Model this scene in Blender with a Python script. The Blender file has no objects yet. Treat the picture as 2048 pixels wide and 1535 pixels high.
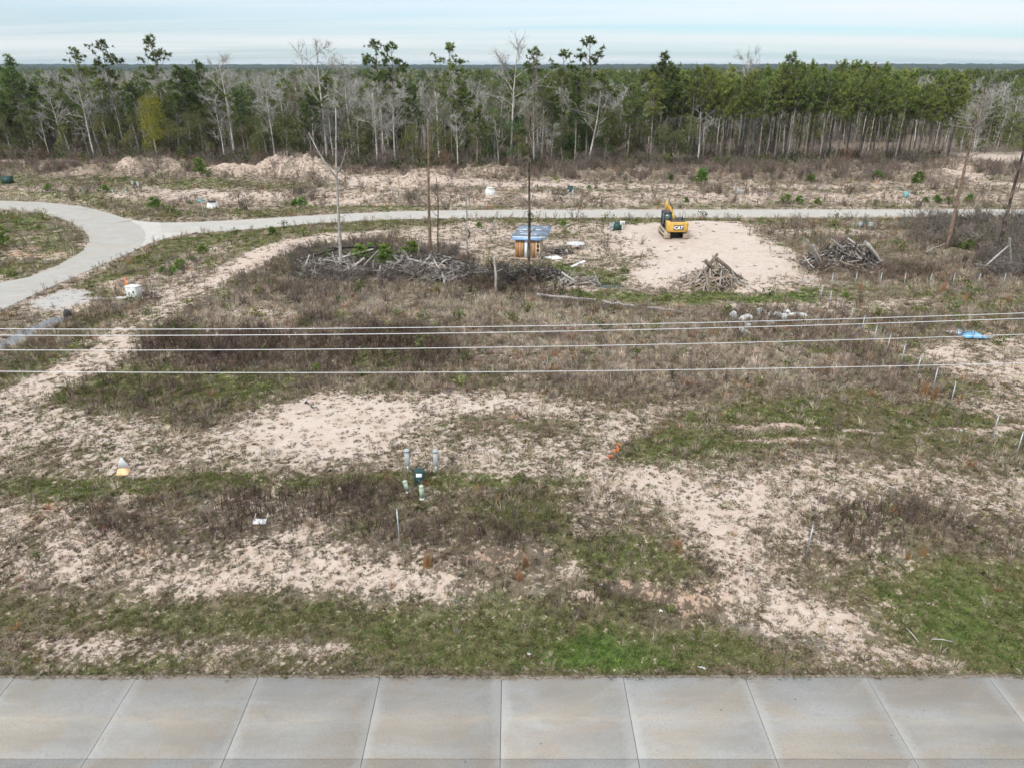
import bpy, bmesh, math, random
import numpy as np
from mathutils import Vector, Matrix, Euler

R = math.radians
sc = bpy.context.scene
COL = sc.collection

# ------------------------------------------------------------------ camera
CAM_H, FPX, PITCH = 20.5, 1450.0, R(23.6)
cam_d = bpy.data.cameras.new('camera')
cam_d.sensor_width = 36.0
cam_d.lens = 36.0 * FPX / 2048.0
cam_d.clip_start, cam_d.clip_end = 0.5, 30000.0
cam = bpy.data.objects.new('camera', cam_d)
cam.location = (0, 0, CAM_H)
cam.rotation_euler = (R(90) - PITCH, 0, 0)
COL.objects.link(cam)
sc.camera = cam

# ------------------------------------------------------------------ light
SUN_EL, SUN_AZ = R(40), R(-146)          # azimuth from +Y, clockwise positive: behind the camera, to the left
sun_d = bpy.data.lights.new('sun', 'SUN')
sun_d.energy, sun_d.angle, sun_d.color = 1.5, R(12), (1.0, 0.965, 0.91)
sun = bpy.data.objects.new('sun', sun_d)
sdir = Vector((math.sin(SUN_AZ) * math.cos(SUN_EL), math.cos(SUN_AZ) * math.cos(SUN_EL), math.sin(SUN_EL)))
sun.rotation_euler = sdir.to_track_quat('Z', 'Y').to_euler()
sun.location = (0, 0, 200)
COL.objects.link(sun)

world = bpy.data.worlds.new('World')
sc.world = world
world.use_nodes = True


class NT:
    """small helper for node trees"""
    def __init__(s, tree):
        s.t = tree
        tree.nodes.clear()

    def n(s, typ, inputs=None, **props):
        nd = s.t.nodes.new(typ)
        for k, v in props.items():
            setattr(nd, k, v)
        for k, v in (inputs or {}).items():
            sock = nd.inputs[k]
            if hasattr(v, 'is_linked') or hasattr(v, 'links'):
                s.t.links.new(v, sock)
            else:
                sock.default_value = v
        return nd

    def math(s, op, a, b=None, c=None, clamp=False):
        nd = s.t.nodes.new('ShaderNodeMath')
        nd.operation = op
        nd.use_clamp = clamp
        for i, v in enumerate((a, b, c)):
            if v is None:
                continue
            if hasattr(v, 'links'):
                s.t.links.new(v, nd.inputs[i])
            else:
                nd.inputs[i].default_value = v
        return nd.outputs[0]

    def mix(s, fac, a, b, blend='MIX'):
        nd = s.t.nodes.new('ShaderNodeMix')
        nd.data_type = 'RGBA'
        nd.blend_type = blend
        for sock, v in ((nd.inputs[0], fac), (nd.inputs[6], a), (nd.inputs[7], b)):
            if hasattr(v, 'links'):
                s.t.links.new(v, sock)
            else:
                if hasattr(v, '__len__') and len(v) == 3:
                    v = (*v, 1)
                sock.default_value = v
        return nd.outputs[2]

    def noise(s, scale, detail=4, rough=0.55, vec=None, dist=0.0, out=0):
        nd = s.t.nodes.new('ShaderNodeTexNoise')
        nd.inputs['Scale'].default_value = scale
        nd.inputs['Detail'].default_value = detail
        nd.inputs['Roughness'].default_value = rough
        nd.inputs['Distortion'].default_value = dist
        if vec is not None:
            s.t.links.new(vec, nd.inputs['Vector'])
        return nd.outputs[out]

    def ss(s, v, lo, hi):
        nd = s.t.nodes.new('ShaderNodeMapRange')
        nd.interpolation_type = 'SMOOTHSTEP'
        s.t.links.new(v, nd.inputs[0])
        nd.inputs[1].default_value, nd.inputs[2].default_value = lo, hi
        return nd.outputs[0]


w = NT(world.node_tree)
sky = w.n('ShaderNodeTexSky', sky_type='NISHITA', sun_disc=False, sun_elevation=SUN_EL, sun_rotation=SUN_AZ,
          altitude=50.0, air_density=1.0, dust_density=0.8, ozone_density=1.5)
tc = w.n('ShaderNodeTexCoord')
sep = w.n('ShaderNodeSeparateXYZ', {0: tc.outputs['Generated']})
zc = w.math('MAXIMUM', sep.outputs[2], 0.0)
den = w.math('ADD', zc, 0.055)
cu = w.math('DIVIDE', sep.outputs[0], den)
cv = w.math('DIVIDE', sep.outputs[1], den)
cvec = w.n('ShaderNodeCombineXYZ', {0: w.math('MULTIPLY', cu, 0.075), 1: w.math('MULTIPLY', cv, 0.40), 2: 3.7})
cn = w.noise(1.0, 5, 0.55, cvec.outputs[0], 0.9)
cl = w.ss(cn, 0.30, 0.68)
cl = w.math('MULTIPLY_ADD', cl, 0.66, 0.24)
lum = w.math('MULTIPLY_ADD', zc, 0.56, 0.435)       # an overcast sky grows brighter towards the zenith
cloud = w.n('ShaderNodeVectorMath', {0: (0.955, 0.985, 1.0)}, operation='SCALE')
w.t.links.new(lum, cloud.inputs['Scale'])
skys = w.n('ShaderNodeVectorMath', {0: sky.outputs[0]}, operation='SCALE')
skys.inputs['Scale'].default_value = 0.066
skyt = w.n('ShaderNodeVectorMath', {0: skys.outputs[0], 1: (0.64, 0.88, 1.14)}, operation='MULTIPLY')
skym = w.mix(cl, skyt.outputs[0], cloud.outputs[0])
bg = w.n('ShaderNodeBackground', {'Color': skym, 'Strength': 1.0})
wo = w.n('ShaderNodeOutputWorld', {'Surface': bg.outputs[0]})

sc.view_settings.view_transform = 'Standard'
sc.view_settings.look = 'None'
sc.view_settings.gamma = 1.0
sc.view_settings.use_curve_mapping = False
sc.view_settings.exposure = 1.08
sc.render.engine = 'CYCLES'
sc.cycles.use_denoising = True
sc.cycles.use_adaptive_sampling = True
sc.cycles.adaptive_threshold = 0.03
sc.cycles.max_bounces = 5
sc.cycles.diffuse_bounces = 2
sc.cycles.transmission_bounces = 3
sc.cycles.transparent_max_bounces = 6
sc.cycles.volume_bounces = 0
sc.cycles.caustics_reflective = False
sc.cycles.caustics_refractive = False

# ------------------------------------------------------------------ noise in numpy
def _hash(ix, iy, seed):
    h = (ix.astype(np.int64) * 374761393 + iy.astype(np.int64) * 668265263 + seed * 974634777) & 0xFFFFFFFF
    h = ((h ^ (h >> 13)) * 1274126177) & 0xFFFFFFFF
    return ((h ^ (h >> 16)) & 0xFFFF) / 65535.0


def vnoise(x, y, seed=0):
    ix, iy = np.floor(x), np.floor(y)
    fx, fy = x - ix, y - iy
    fx, fy = fx * fx * (3 - 2 * fx), fy * fy * (3 - 2 * fy)
    a, b = _hash(ix, iy, seed), _hash(ix + 1, iy, seed)
    c, d = _hash(ix, iy + 1, seed), _hash(ix + 1, iy + 1, seed)
    return (a * (1 - fx) + b * fx) * (1 - fy) + (c * (1 - fx) + d * fx) * fy


def fbm(x, y, scale, seed=0, octv=4, gain=0.5):
    x = np.asarray(x, float) * scale
    y = np.asarray(y, float) * scale
    t, amp, tot = 0.0, 1.0, 0.0
    for i in range(octv):
        t = t + amp * vnoise(x + 17.3 * i, y - 9.1 * i, seed + i)
        tot += amp
        amp *= gain
        x, y = x * 2.03, y * 2.03
    return t / tot


def sstep(a, b, v):
    t = np.clip((v - a) / (b - a), 0, 1)
    return t * t * (3 - 2 * t)


# ------------------------------------------------------------------ surveying: where a point of the photograph stands on the ground
def flat(px, py, z=0.0):
    u, v = (px - 1024.0) / FPX, (767.5 - py) / FPX
    dy = math.cos(PITCH) + v * math.sin(PITCH)
    dz = -math.sin(PITCH) + v * math.cos(PITCH)
    t = (z - CAM_H) / dz
    return u * t, dy * t


def poly_sd(x, y, pts):
    """signed distance to a polygon, positive inside; arrays x, y"""
    pts = np.asarray(pts, float)
    inside = np.zeros(x.shape, bool)
    best = np.full(x.shape, 1e9)
    n = len(pts)
    for i in range(n):
        ax, ay = pts[i]
        bx, by = pts[(i + 1) % n]
        ex, ey = bx - ax, by - ay
        t = np.clip(((x - ax) * ex + (y - ay) * ey) / (ex * ex + ey * ey + 1e-12), 0, 1)
        best = np.minimum(best, (x - ax - t * ex) ** 2 + (y - ay - t * ey) ** 2)
        cond = (ay > y) != (by > y)
        with np.errstate(divide='ignore', invalid='ignore'):
            xi = (bx - ax) * (y - ay) / (by - ay) + ax
        inside ^= cond & (x < xi)
    d = np.sqrt(best)
    return np.where(inside, d, -d)


def line_d(x, y, pts):
    best = np.full(x.shape, 1e9)
    for (ax, ay), (bx, by) in zip(pts[:-1], pts[1:]):
        ex, ey = bx - ax, by - ay
        t = np.clip(((x - ax) * ex + (y - ay) * ey) / (ex * ex + ey * ey + 1e-12), 0, 1)
        best = np.minimum(best, (x - ax - t * ex) ** 2 + (y - ay - t * ey) ** 2)
    return np.sqrt(best)


def world_poly(pp):
    return [flat(*p) for p in pp]


# far road, traced as three slabs of concrete
ROAD_MAIN = [(-140, 402), (0, 403), (88, 406), (161, 414), (220, 428), (255, 440), (280, 453), (291, 466), (291, 480), (284, 495),
             (264, 506), (176, 544), (102, 576), (44, 603), (0, 623), (-160, 690), (-400, 790), (-330, 660), (-150, 604), (0, 567.5), (59, 556), (117, 532), (150, 514), (167, 503), (177, 492), (179, 482), (176, 471), (165, 460),
             (152, 452), (135, 444), (117, 437), (90, 430), (59, 424), (0, 419.5), (-140, 418)]
ROAD_THROAT = [(255, 440), (285, 444.5), (322, 447), (322, 456), (323, 467), (350, 466), (381, 469), (345, 475), (316, 482.5), (284, 495),
               (291, 480), (291, 466), (280, 453)]
ROAD_FAR = [(322, 447), (381, 446), (469, 442), (600, 434), (700, 428.5), (800, 424.5), (900, 422.5), (1000, 421.5), (1300, 421), (1700, 420.5), (2048, 420.5), (2400, 420.5),
            (2400, 437.5), (2048, 437.5), (1700, 437), (1300, 437), (1000, 437.5), (860, 438.5), (750, 442), (650, 447), (600, 451), (498, 460.5), (381, 469), (350, 466), (323, 467), (322, 456)]
ROAD_OUT = [p for p in ROAD_MAIN[:6]] + [(285, 444.5)] + ROAD_FAR[:-3] + [(345, 475), (316, 482.5)] + ROAD_MAIN[9:]
WROAD = world_poly(ROAD_OUT)
DITCH = world_poly([(-260, 760), (0, 688), (60, 655), (128, 626)])
PAD = world_poly([(1222, 462), (1300, 452), (1420, 449), (1480, 451), (1540, 492), (1600, 556), (1570, 580), (1500, 586), (1400, 580), (1262, 572), (1290, 520), (1235, 482)])
GULLY = [world_poly([(1195, 1150), (1240, 1155), (1290, 1165), (1330, 1178), (1360, 1190), (1400, 1185), (1440, 1188)]),
         world_poly([(925, 1108), (965, 1100), (1010, 1098), (1060, 1100), (1110, 1102)]),
         world_poly([(45, 1075), (62, 1045), (80, 1030), (110, 1022), (145, 1005)])]
NEAR_Y = 20.12                                    # edge of the near road
# spoil heaps beyond the far road: pixel of the foot's middle, half width m, depth m, height m
HEAPS = [(585, 362, 8.0, 5.0, 3.4), (520, 360, 6.0, 4.0, 2.0), (640, 366, 5.0, 4.0, 2.2), (447, 364, 6.0, 3.5, 1.9), (325, 358, 6.0, 4.0, 2.3), (250, 359, 6.0, 4.0, 2.9), (180, 358, 5.0, 3.0, 1.6),
         (95, 357, 5.0, 3.0, 1.3), (855, 384, 8.0, 4.0, 2.2), (800, 386, 6.0, 3.0, 1.3), (975, 362, 7.0, 3.0, 1.7), (1030, 364, 5.0, 3.0, 1.3), (1385, 372, 8.0, 4.0, 1.5), (1480, 376, 10.0, 4.0, 1.6), (1290, 366, 9.0, 4.0, 1.3),
         (1590, 374, 10.0, 4.0, 1.4), (1760, 368, 9.0, 4.0, 1.3), (1900, 374, 9.0, 5.0, 2.0), (1960, 352, 16.0, 5.0, 1.2), (1150, 366, 9.0, 4.0, 1.1)]
WHEAPS = [(*flat(a, b), c, d, e) for a, b, c, d, e in HEAPS]


def scarp(x, y):
    """washed-out hollows: depth (0..1) below the lip, and nearness to the bare face"""
    dep, face = np.zeros(x.shape), np.zeros(x.shape)
    for g in GULLY:
        g = sorted(g)
        gx, gy = [p[0] for p in g], [p[1] for p in g]
        wob = fbm(x, y * 0, 1.3, 31, 3) - .5
        dy = y - (np.interp(x, gx, gy) + 1.1 * wob)
        ends = sstep(gx[0] - .3, gx[0] + .9, x) * (1 - sstep(gx[-1] - .9, gx[-1] + .3, x))
        depth = sstep(.06, -.10, dy) * sstep(-1.15 - wob, -.45, dy) * ends
        dep = np.maximum(dep, depth)
        face = np.maximum(face, ends * np.exp(-((dy + .06) / .15) ** 2))
    return dep, face


def height(x, y):
    x = np.asarray(x, float)
    y = np.asarray(y, float)
    near = (y < 175) & (y > 5) & (np.abs(x) < 135)
    h = 0.30 * (fbm(x, y, 0.11, 3, 3) - 0.5) + 0.10 * (fbm(x, y, 0.7, 8, 2) - 0.5)
    # verge and bank by the near road
    t = y - NEAR_Y
    h = h * sstep(0.2, 3.0, t) - 0.045
    h = h - 0.14 * np.exp(-((t - 2.4) / 1.3) ** 2)
    h = h + 0.32 * sstep(3.0, 8.5, t + 1.2 * (fbm(x, y, 0.2, 5, 2) - 0.5))
    # rills on the bank
    bank = np.exp(-((t - 6.0) / 2.0) ** 2)
    h = h - 0.10 * bank * np.abs(np.sin(x * 1.7 + 2.0 * fbm(x, y, 0.4, 21, 2)))
    m = (y < 40) & (y > 20.3)
    if m.any():
        h[m] = h[m] - 0.80 * scarp(x[m], y[m])[0]
    h = np.where(t < 0.02, -0.14, h)
    # beyond the far road: swale, cut bank, rough plateau
    b = y - 115.0
    far = sstep(0, 4, b)
    h = h - 0.30 * np.exp(-((b - 3.0) / 1.6) ** 2)
    h = h + far * 0.75 * sstep(5.0, 11.0, b + 5 * (fbm(x, y, 0.06, 40, 2) - 0.5))
    h = h + sstep(16, 26, b) * (1.0 - sstep(52, 75, b)) * 1.5 * (fbm(x, y, 0.12, 44, 4) - 0.42)
    for hx, hy, a, d, e in WHEAPS:
        m = (np.abs(x - hx) < a * 1.6) & (np.abs(y - hy) < d * 2.2)
        if m.any():
            xx, yy = x[m] - hx, y[m] - hy - d * 0.7
            rr = np.sqrt((xx / a) ** 2 + (yy / d) ** 2) + 0.5 * (fbm(x[m], y[m], 0.3, 51, 3) - 0.5)
            flute = np.abs(np.sin(x[m] * 1.9 + 3.0 * fbm(x[m], y[m], 0.35, 52, 2)))
            k = np.clip(1 - rr, 0, 1)
            h[m] = np.maximum(h[m], h[m] + e * (k ** 0.8) * (1 - 0.45 * flute * (1 - k)) + .5 * k * (fbm(x[m], y[m], .55, 57, 3) - .5))
    # building pad
    m = (x > 5) & (x < 50) & (y > 60) & (y < 112)
    if m.any():
        sd = poly_sd(x[m], y[m], PAD)
        k = sstep(-1.8, 0.8, sd)
        h[m] = h[m] * (1 - k) + k * (0.62 + 0.05 * (fbm(x[m], y[m], 0.9, 61, 3) - 0.5))
    # flatten below the far road
    m = near & (y > 40) & (y < 130)
    if m.any():
        sd = poly_sd(x[m], y[m], WROAD)
        k = sstep(-3.2, -0.3, sd)
        h[m] = h[m] * (1 - k) + k * (0.07 - 0.20 * sstep(0.1, 0.5, sd))
    # ditch with standing water, left
    m = near & (x < 0) & (x > -75) & (y > 30) & (y < 75)
    if m.any():
        d = line_d(x[m], y[m], DITCH)
        h[m] = h[m] - 0.95 * np.exp(-(d / 1.9) ** 2)
    r = np.sqrt(x * x + y * y)
    h = h + np.where(r > 1500, 13.0 * sstep(1700, 4200, r) * (0.6 + 0.8 * fbm(x, y, 0.0006, 71, 2)), 0.0)
    return h


def hz(x, y):
    return float(height(np.array([x]), np.array([y]))[0])


def G(px, py):
    """pixel of the photograph -> point on the modelled terrain"""
    z = 0.0
    for _ in range(5):
        x, y = flat(px, py, z)
        z = hz(x, y)
    return x, y, z


def G_many(px, py):
    u, v = (px - 1024.0) / FPX, (767.5 - py) / FPX
    dy = math.cos(PITCH) + v * math.sin(PITCH)
    dz = -math.sin(PITCH) + v * math.cos(PITCH)
    z = np.zeros(len(px))
    for _ in range(4):
        t = (z - CAM_H) / dz
        x, y = u * t, dy * t
        z = height(x, y)
    return x, y, z


def up_to(x, y, py):
    """height above zero of something standing at x, y whose top shows at row py"""
    v = (767.5 - py) / FPX
    dy = math.cos(PITCH) + v * math.sin(PITCH)
    dz = -math.sin(PITCH) + v * math.cos(PITCH)
    return CAM_H + y * dz / dy


# ------------------------------------------------------------------ cover of the ground, drawn as patches
# every patch: feather in metres, {field: value}, outline.  fields: s bare sand, g green, w tall dead weeds, o short grass, d darkness of the weeds and painted shade of the hollows, r red soil, v gravel
BASE = dict(s=0.38, g=0.18, w=0.30, o=0.5, d=0.4, r=0.1, v=0.0)
PATCH = [
    # near verge
    (1.0, dict(s=.10, g=.42, w=.02, o=1, d=.3), [(-900, 1420), (2900, 1420), (2900, 1060), (2048, 1085), (1900, 1112), (1640, 1140), (1560, 1190), (1500, 1255), (1330, 1245), (1130, 1240), (900, 1195), (650, 1170), (300, 1190), (0, 1165), (-900, 1150)]),
    (.5, dict(s=.52, g=.12, o=.5), [(-300, 1268), (200, 1266), (480, 1272), (700, 1285), (640, 1310), (300, 1300), (-300, 1312)]),
    (.3, dict(s=.80, g=.05, o=.2), [(-200, 1272), (180, 1270), (178, 1279), (-200, 1281)]),
    (.6, dict(s=.02, g=.62, o=1), [(1120, 1280), (1240, 1250), (1420, 1242), (1500, 1275), (1600, 1338), (1120, 1340)]),
    (.5, dict(s=0, g=.95, o=1), [(1135, 1300), (1210, 1265), (1260, 1300), (1330, 1310), (1400, 1335), (1160, 1338)]),
    (.6, dict(s=.02, g=.85, o=1), [(1770, 1185), (1850, 1205), (1960, 1225), (2048, 1235), (2200, 1250), (2200, 1330), (1980, 1310), (1900, 1255)]),
    (.7, dict(s=.05, g=.55, o=1), [(1900, 1130), (2300, 1110), (2300, 1340), (1960, 1335), (1850, 1220)]),
    (.6, dict(s=.60, g=.15, o=.5), [(1530, 1175), (1620, 1190), (1690, 1215), (1760, 1290), (1930, 1310), (1900, 1345), (1620, 1340), (1640, 1270), (1540, 1250)]),
    (.25, dict(s=.34, g=.1, o=.6, v=.2), [(-900, 1340), (2900, 1340), (2900, 1375), (-900, 1375)]),
    # bank
    (.8, dict(s=.66, g=.12, w=.28, o=.4, d=.6), [(-400, 1010), (0, 1010), (300, 1000), (640, 985), (660, 1100), (900, 1160), (900, 1195), (650, 1172), (300, 1188), (0, 1168), (-400, 1160)]),
    (.6, dict(s=.34, w=.75, o=.5, d=.85, g=.14), [(120, 1020), (300, 1000), (560, 980), (680, 960), (680, 1060), (560, 1075), (400, 1100), (200, 1090)]),
    (.5, dict(s=.85, r=.12, w=.08, o=.3), [(230, 1160), (520, 1140), (760, 1150), (900, 1165), (880, 1190), (600, 1178), (400, 1182)]),
    (.8, dict(s=.20, g=.10, w=.95, o=.6, d=.95), [(640, 985), (700, 955), (860, 1000), (1000, 990), (1140, 985), (1150, 1080), (1100, 1110), (900, 1130), (760, 1100), (660, 1090)]),
    (.6, dict(s=.06, g=.42, w=.6, o=.9, d=.7), [(960, 1010), (1130, 990), (1140, 1080), (980, 1070)]),
    (.6, dict(s=.55, r=.08, w=.3, o=.4), [(960, 1110), (1110, 1110), (1190, 1160), (1200, 1210), (1090, 1200), (960, 1170)]),
    (.7, dict(s=.14, g=.42, w=.5, o=.8, d=.7), [(1120, 1095), (1200, 1080), (1330, 1085), (1420, 1110), (1440, 1150), (1380, 1180), (1300, 1160), (1190, 1150)]),
    (.5, dict(s=.20, g=.20, w=.65, o=.8, d=.95, r=.3), [(1080, 1210), (1200, 1160), (1440, 1190), (1400, 1225), (1300, 1245), (1130, 1245)]),
    (.35, dict(s=.95, r=.2, w=0, o=.1), [(1140, 1185), (1180, 1180), (1205, 1200), (1185, 1215), (1150, 1205)]),
    (.35, dict(s=.45, r=.5, w=.25, o=.4, d=.9), [(1360, 1180), (1440, 1176), (1450, 1192), (1400, 1200), (1355, 1195)]),
    (.35, dict(s=.7, r=.6, w=.1, o=.3), [(60, 1035), (90, 1018), (130, 1012), (140, 1024), (90, 1040), (60, 1065)]),
    # olive strip across the lot and left of it
    (.5, dict(s=.10, g=.48, w=.15, o=1, d=.4), [(-300, 985), (0, 970), (250, 958), (520, 962), (700, 948), (1000, 955), (1180, 950), (1210, 975), (1000, 985), (640, 972), (300, 1000), (0, 1008), (-300, 1020)]),
    # open sand
    (1.0, dict(s=.66, g=.10, w=.08, o=.55, d=.5, r=.06), [(-300, 985), (-300, 830), (0, 810), (110, 800), (330, 850), (440, 862), (540, 800), (620, 785), (900, 782), (1180, 785), (1380, 812), (1300, 870), (1260, 925), (1210, 950), (900, 945), (640, 948), (250, 956), (0, 968)]),
    (.7, dict(s=.97, g=.03, w=.02, o=.2, r=.06), [(470, 880), (560, 820), (640, 792), (760, 800), (840, 840), (770, 900), (640, 915), (500, 900)]),
    (.8, dict(s=.86, g=.05, w=.03, o=.4), [(840, 800), (1000, 800), (1180, 815), (1150, 850), (980, 850), (860, 850)]),
    (.7, dict(s=.35, g=.2, w=.2, o=.7), [(920, 840), (1000, 835), (1100, 850), (1090, 875), (960, 870)]),
    (.9, dict(s=.70, g=.08, w=.10, o=.5, d=.4), [(1200, 950), (1290, 925), (1480, 935), (1660, 930), (1860, 935), (2300, 960), (2300, 1060), (2048, 1060), (1800, 1010), (1660, 1030), (1500, 1060), (1380, 1010), (1240, 985)]),
    (.6, dict(s=.92, g=.04, w=.03, o=.25), [(1240, 955), (1340, 955), (1450, 1020), (1490, 1090), (1530, 1170), (1500, 1210), (1440, 1120), (1400, 1060), (1330, 1010)]),
    (.7, dict(s=.24, g=.16, w=.85, o=.6, d=.9), [(1600, 1040), (1720, 1020), (1800, 1015), (2048, 1060), (2300, 1060), (2300, 1100), (2048, 1095), (1900, 1115), (1700, 1130), (1640, 1120)]),
    (.7, dict(s=.38, g=.25, w=.25, o=.8), [(1780, 925), (1900, 915), (2048, 930), (2048, 970), (1900, 960)]),
    # grassy swale with ruts, right
    (.9, dict(s=.05, g=.44, w=.30, o=1, d=.4), [(1150, 790), (1380, 810), (1600, 790), (1870, 800), (1960, 840), (2300, 850), (2300, 930), (1900, 915), (1600, 905), (1400, 925), (1260, 925), (1270, 880), (1380, 815)]),
    (.3, dict(s=.85, g=.05, w=0, o=.2, r=.35), [(1440, 850), (1560, 853), (1700, 858), (1740, 864), (1560, 861), (1440, 858)]),
    (.3, dict(s=.80, g=.05, w=0, o=.2, r=.3), [(1480, 882), (1600, 880), (1700, 884), (1690, 890), (1560, 891), (1470, 888)]),
    (.3, dict(s=.88, g=.05, w=0, o=.2), [(1850, 872), (1930, 860), (2060, 858), (2300, 850), (2300, 866), (2060, 868), (1930, 872)]),
    # path on the left
    (.8, dict(s=.935, g=.04, w=.02, o=.42, d=.6), [(-300, 960), (-120, 850), (0, 790), (90, 742), (190, 690), (250, 655), (330, 606), (420, 548), (490, 503), (600, 478), (700, 466), (780, 460), (790, 470), (700, 482), (600, 500), (560, 520), (510, 548), (420, 590), (340, 650), (240, 730), (150, 790), (110, 800), (0, 815), (-300, 990)]),
    (.8, dict(s=.97, o=.25), [(430, 548), (500, 506), (600, 480), (720, 468), (640, 490), (540, 525), (480, 562), (400, 590)]),
    (.5, dict(s=.7, g=.1, w=.06, o=.7, d=.8), [(240, 655), (330, 612), (420, 555), (400, 590), (340, 640), (260, 690)]),
    # weeds left of the path
    (.9, dict(s=.18, g=.32, w=.55, o=.8, d=.6), [(-300, 770), (0, 705), (70, 660), (150, 628), (240, 605), (330, 590), (240, 645), (180, 690), (80, 740), (0, 785), (-300, 900)]),
    # the great stand of dead weeds
    (1.2, dict(s=.06, g=.10, w=1.0, o=.5, d=.55), [(240, 735), (300, 680), (390, 625), (500, 545), (560, 530), (700, 545), (900, 565), (1080, 585), (1250, 610), (1480, 612), (1640, 625), (1760, 690), (1860, 790), (1600, 792), (1380, 812), (1180, 790), (900, 785), (620, 790), (530, 805), (440, 862), (330, 850), (110, 802), (160, 785)]),
    (1.2, dict(d=.98, g=.12), [(250, 735), (290, 690), (420, 640), (700, 660), (900, 690), (860, 745), (560, 752), (300, 752)]),
    (1.0, dict(d=.9), [(880, 560), (1080, 560), (1250, 600), (1080, 600), (900, 590)]),
    (1.2, dict(d=.10, w=.85), [(640, 600), (1000, 600), (1200, 630), (1400, 650), (1350, 690), (1000, 660), (700, 640)]),
    (1.2, dict(d=.25, s=.15, w=.8), [(1000, 690), (1500, 680), (1700, 720), (1600, 775), (1200, 770), (960, 740)]),
    (1.0, dict(g=.36, w=.45, o=1, d=.8), [(110, 800), (230, 742), (420, 745), (640, 750), (640, 775), (540, 800), (440, 845), (250, 820)]),
    (.8, dict(g=.55, w=.3, o=1), [(700, 715), (770, 712), (800, 735), (700, 745)]),
    (.8, dict(g=.45, w=.4, o=1), [(900, 745), (1010, 745), (990, 775), (900, 770)]),
    (.8, dict(s=.45, w=.4, d=.2), [(380, 640), (520, 610), (620, 640), (560, 665), (420, 665)]),
    (.8, dict(s=.35, w=.4, d=.2), [(540, 665), (700, 660), (690, 680), (560, 685)]),
    # fresh green below the pad
    (.7, dict(s=.02, g=.85, w=.03, o=1), [(1080, 592), (1160, 583), (1300, 590), (1440, 590), (1540, 592), (1620, 580), (1625, 604), (1500, 610), (1330, 612), (1180, 606)]),
    (.8, dict(s=.6, g=.15, w=.2, o=.5), [(1440, 612), (1560, 608), (1600, 622), (1500, 630), (1440, 622)]),
    # ground round the shed
    (1.5, dict(s=.62, g=.22, w=.12, o=.6), [(760, 462), (1000, 444), (1230, 452), (1300, 520), (1270, 572), (1190, 585), (1080, 560), (960, 520), (800, 480)]),
    (.8, dict(s=.04, g=.55, w=.1, o=1), [(1098, 468), (1135, 462), (1140, 478), (1100, 484)]),
    (.8, dict(s=.15, g=.6, w=.1, o=1), [(1075, 525), (1150, 535), (1240, 545), (1290, 560), (1240, 575), (1150, 565), (1080, 550)]),
    (.8, dict(s=.1, g=.6, w=.3, o=1), [(935, 535), (1060, 535), (1140, 555), (1100, 570), (940, 562)]),
    (1.2, dict(s=.10, g=.2, w=.8, o=.6, d=.7), [(560, 520), (640, 490), (760, 480), (900, 505), (960, 540), (1060, 560), (900, 575), (640, 560), (500, 560)]),
    # building pad
    (1.3, dict(s=1.0, g=0, w=0, o=.05, r=0), [(1222, 462), (1300, 452), (1420, 449), (1480, 451), (1540, 492), (1600, 556), (1570, 580), (1500, 586), (1400, 580), (1262, 572), (1290, 520), (1235, 482)]),
    (.8, dict(s=.8, o=.3, w=.1), [(1480, 455), (1560, 480), (1640, 545), (1620, 585), (1590, 560), (1530, 490)]),
    # weeds right of the pad
    (1.5, dict(s=.10, g=.22, w=.85, o=.7, d=.5), [(1520, 445), (2300, 448), (2300, 600), (2048, 590), (1660, 575), (1640, 545), (1570, 490)]),
    (1.0, dict(s=.55, w=.2, o=.5), [(1560, 462), (1700, 462), (1790, 470), (1700, 480), (1580, 478)]),
    (1.2, dict(s=.10, g=.38, w=.45, o=1, d=.3), [(1640, 575), (2300, 600), (2300, 640), (1900, 640), (1760, 660), (1700, 625)]),
    (.8, dict(s=.62, g=.15, w=.1, o=.5), [(1730, 608), (1830, 606), (1840, 622), (1740, 622)]),
    (1.3, dict(s=.14, g=.25, w=.75, o=.7, d=.5), [(1700, 630), (1780, 640), (2300, 630), (2300, 690), (1900, 700), (1800, 690)]),
    (1.2, dict(s=.74, g=.10, w=.12, o=.5), [(1840, 720), (1880, 690), (2048, 680), (2300, 690), (2300, 860), (2048, 850), (1960, 830), (1930, 770), (1850, 750)]),
    (1.0, dict(s=.25, g=.3, w=.4, o=.8), [(1760, 690), (1850, 730), (1930, 770), (1960, 830), (1880, 800), (1800, 740)]),
    # verges of the far road
    (1.0, dict(s=.12, g=.40, w=.25, o=1), [(500, 461), (650, 448), (860, 439), (1300, 438), (2400, 438), (2400, 447), (1500, 450), (1230, 452), (1000, 446), (780, 460), (600, 476)]),
    (1.2, dict(s=.10, g=.50, w=.15, o=1), [(150, 575), (260, 515), (330, 485), (420, 470), (520, 462), (600, 462), (500, 500), (400, 545), (280, 580), (200, 600)]),
    (1.0, dict(s=.45, g=.2, w=.35, o=.7), [(240, 575), (330, 535), (420, 495), (480, 480), (470, 500), (420, 545), (330, 590), (240, 605)]),
    (.8, dict(s=.8, r=.35, o=.3), [(205, 568), (260, 555), (290, 565), (250, 580), (215, 582)]),
    (.5, dict(s=.9, g=0, w=0, o=.1, v=1.0), [(68, 612), (100, 590), (130, 583), (180, 585), (190, 604), (150, 612), (100, 618)]),
    # island inside the bend
    (1.0, dict(s=.25, g=.42, w=.3, o=1), [(-400, 425), (60, 428), (120, 440), (165, 465), (172, 485), (150, 512), (60, 552), (-400, 640)]),
    (1.0, dict(s=.7, r=.8, w=.05, o=.4), [(20, 508), (60, 503), (110, 508), (90, 520), (30, 520)]),
    (.8, dict(s=.1, g=.8, w=.1, o=1), [(0, 428), (40, 432), (85, 445), (90, 465), (50, 465), (0, 450)]),
    # beyond the far road
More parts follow.
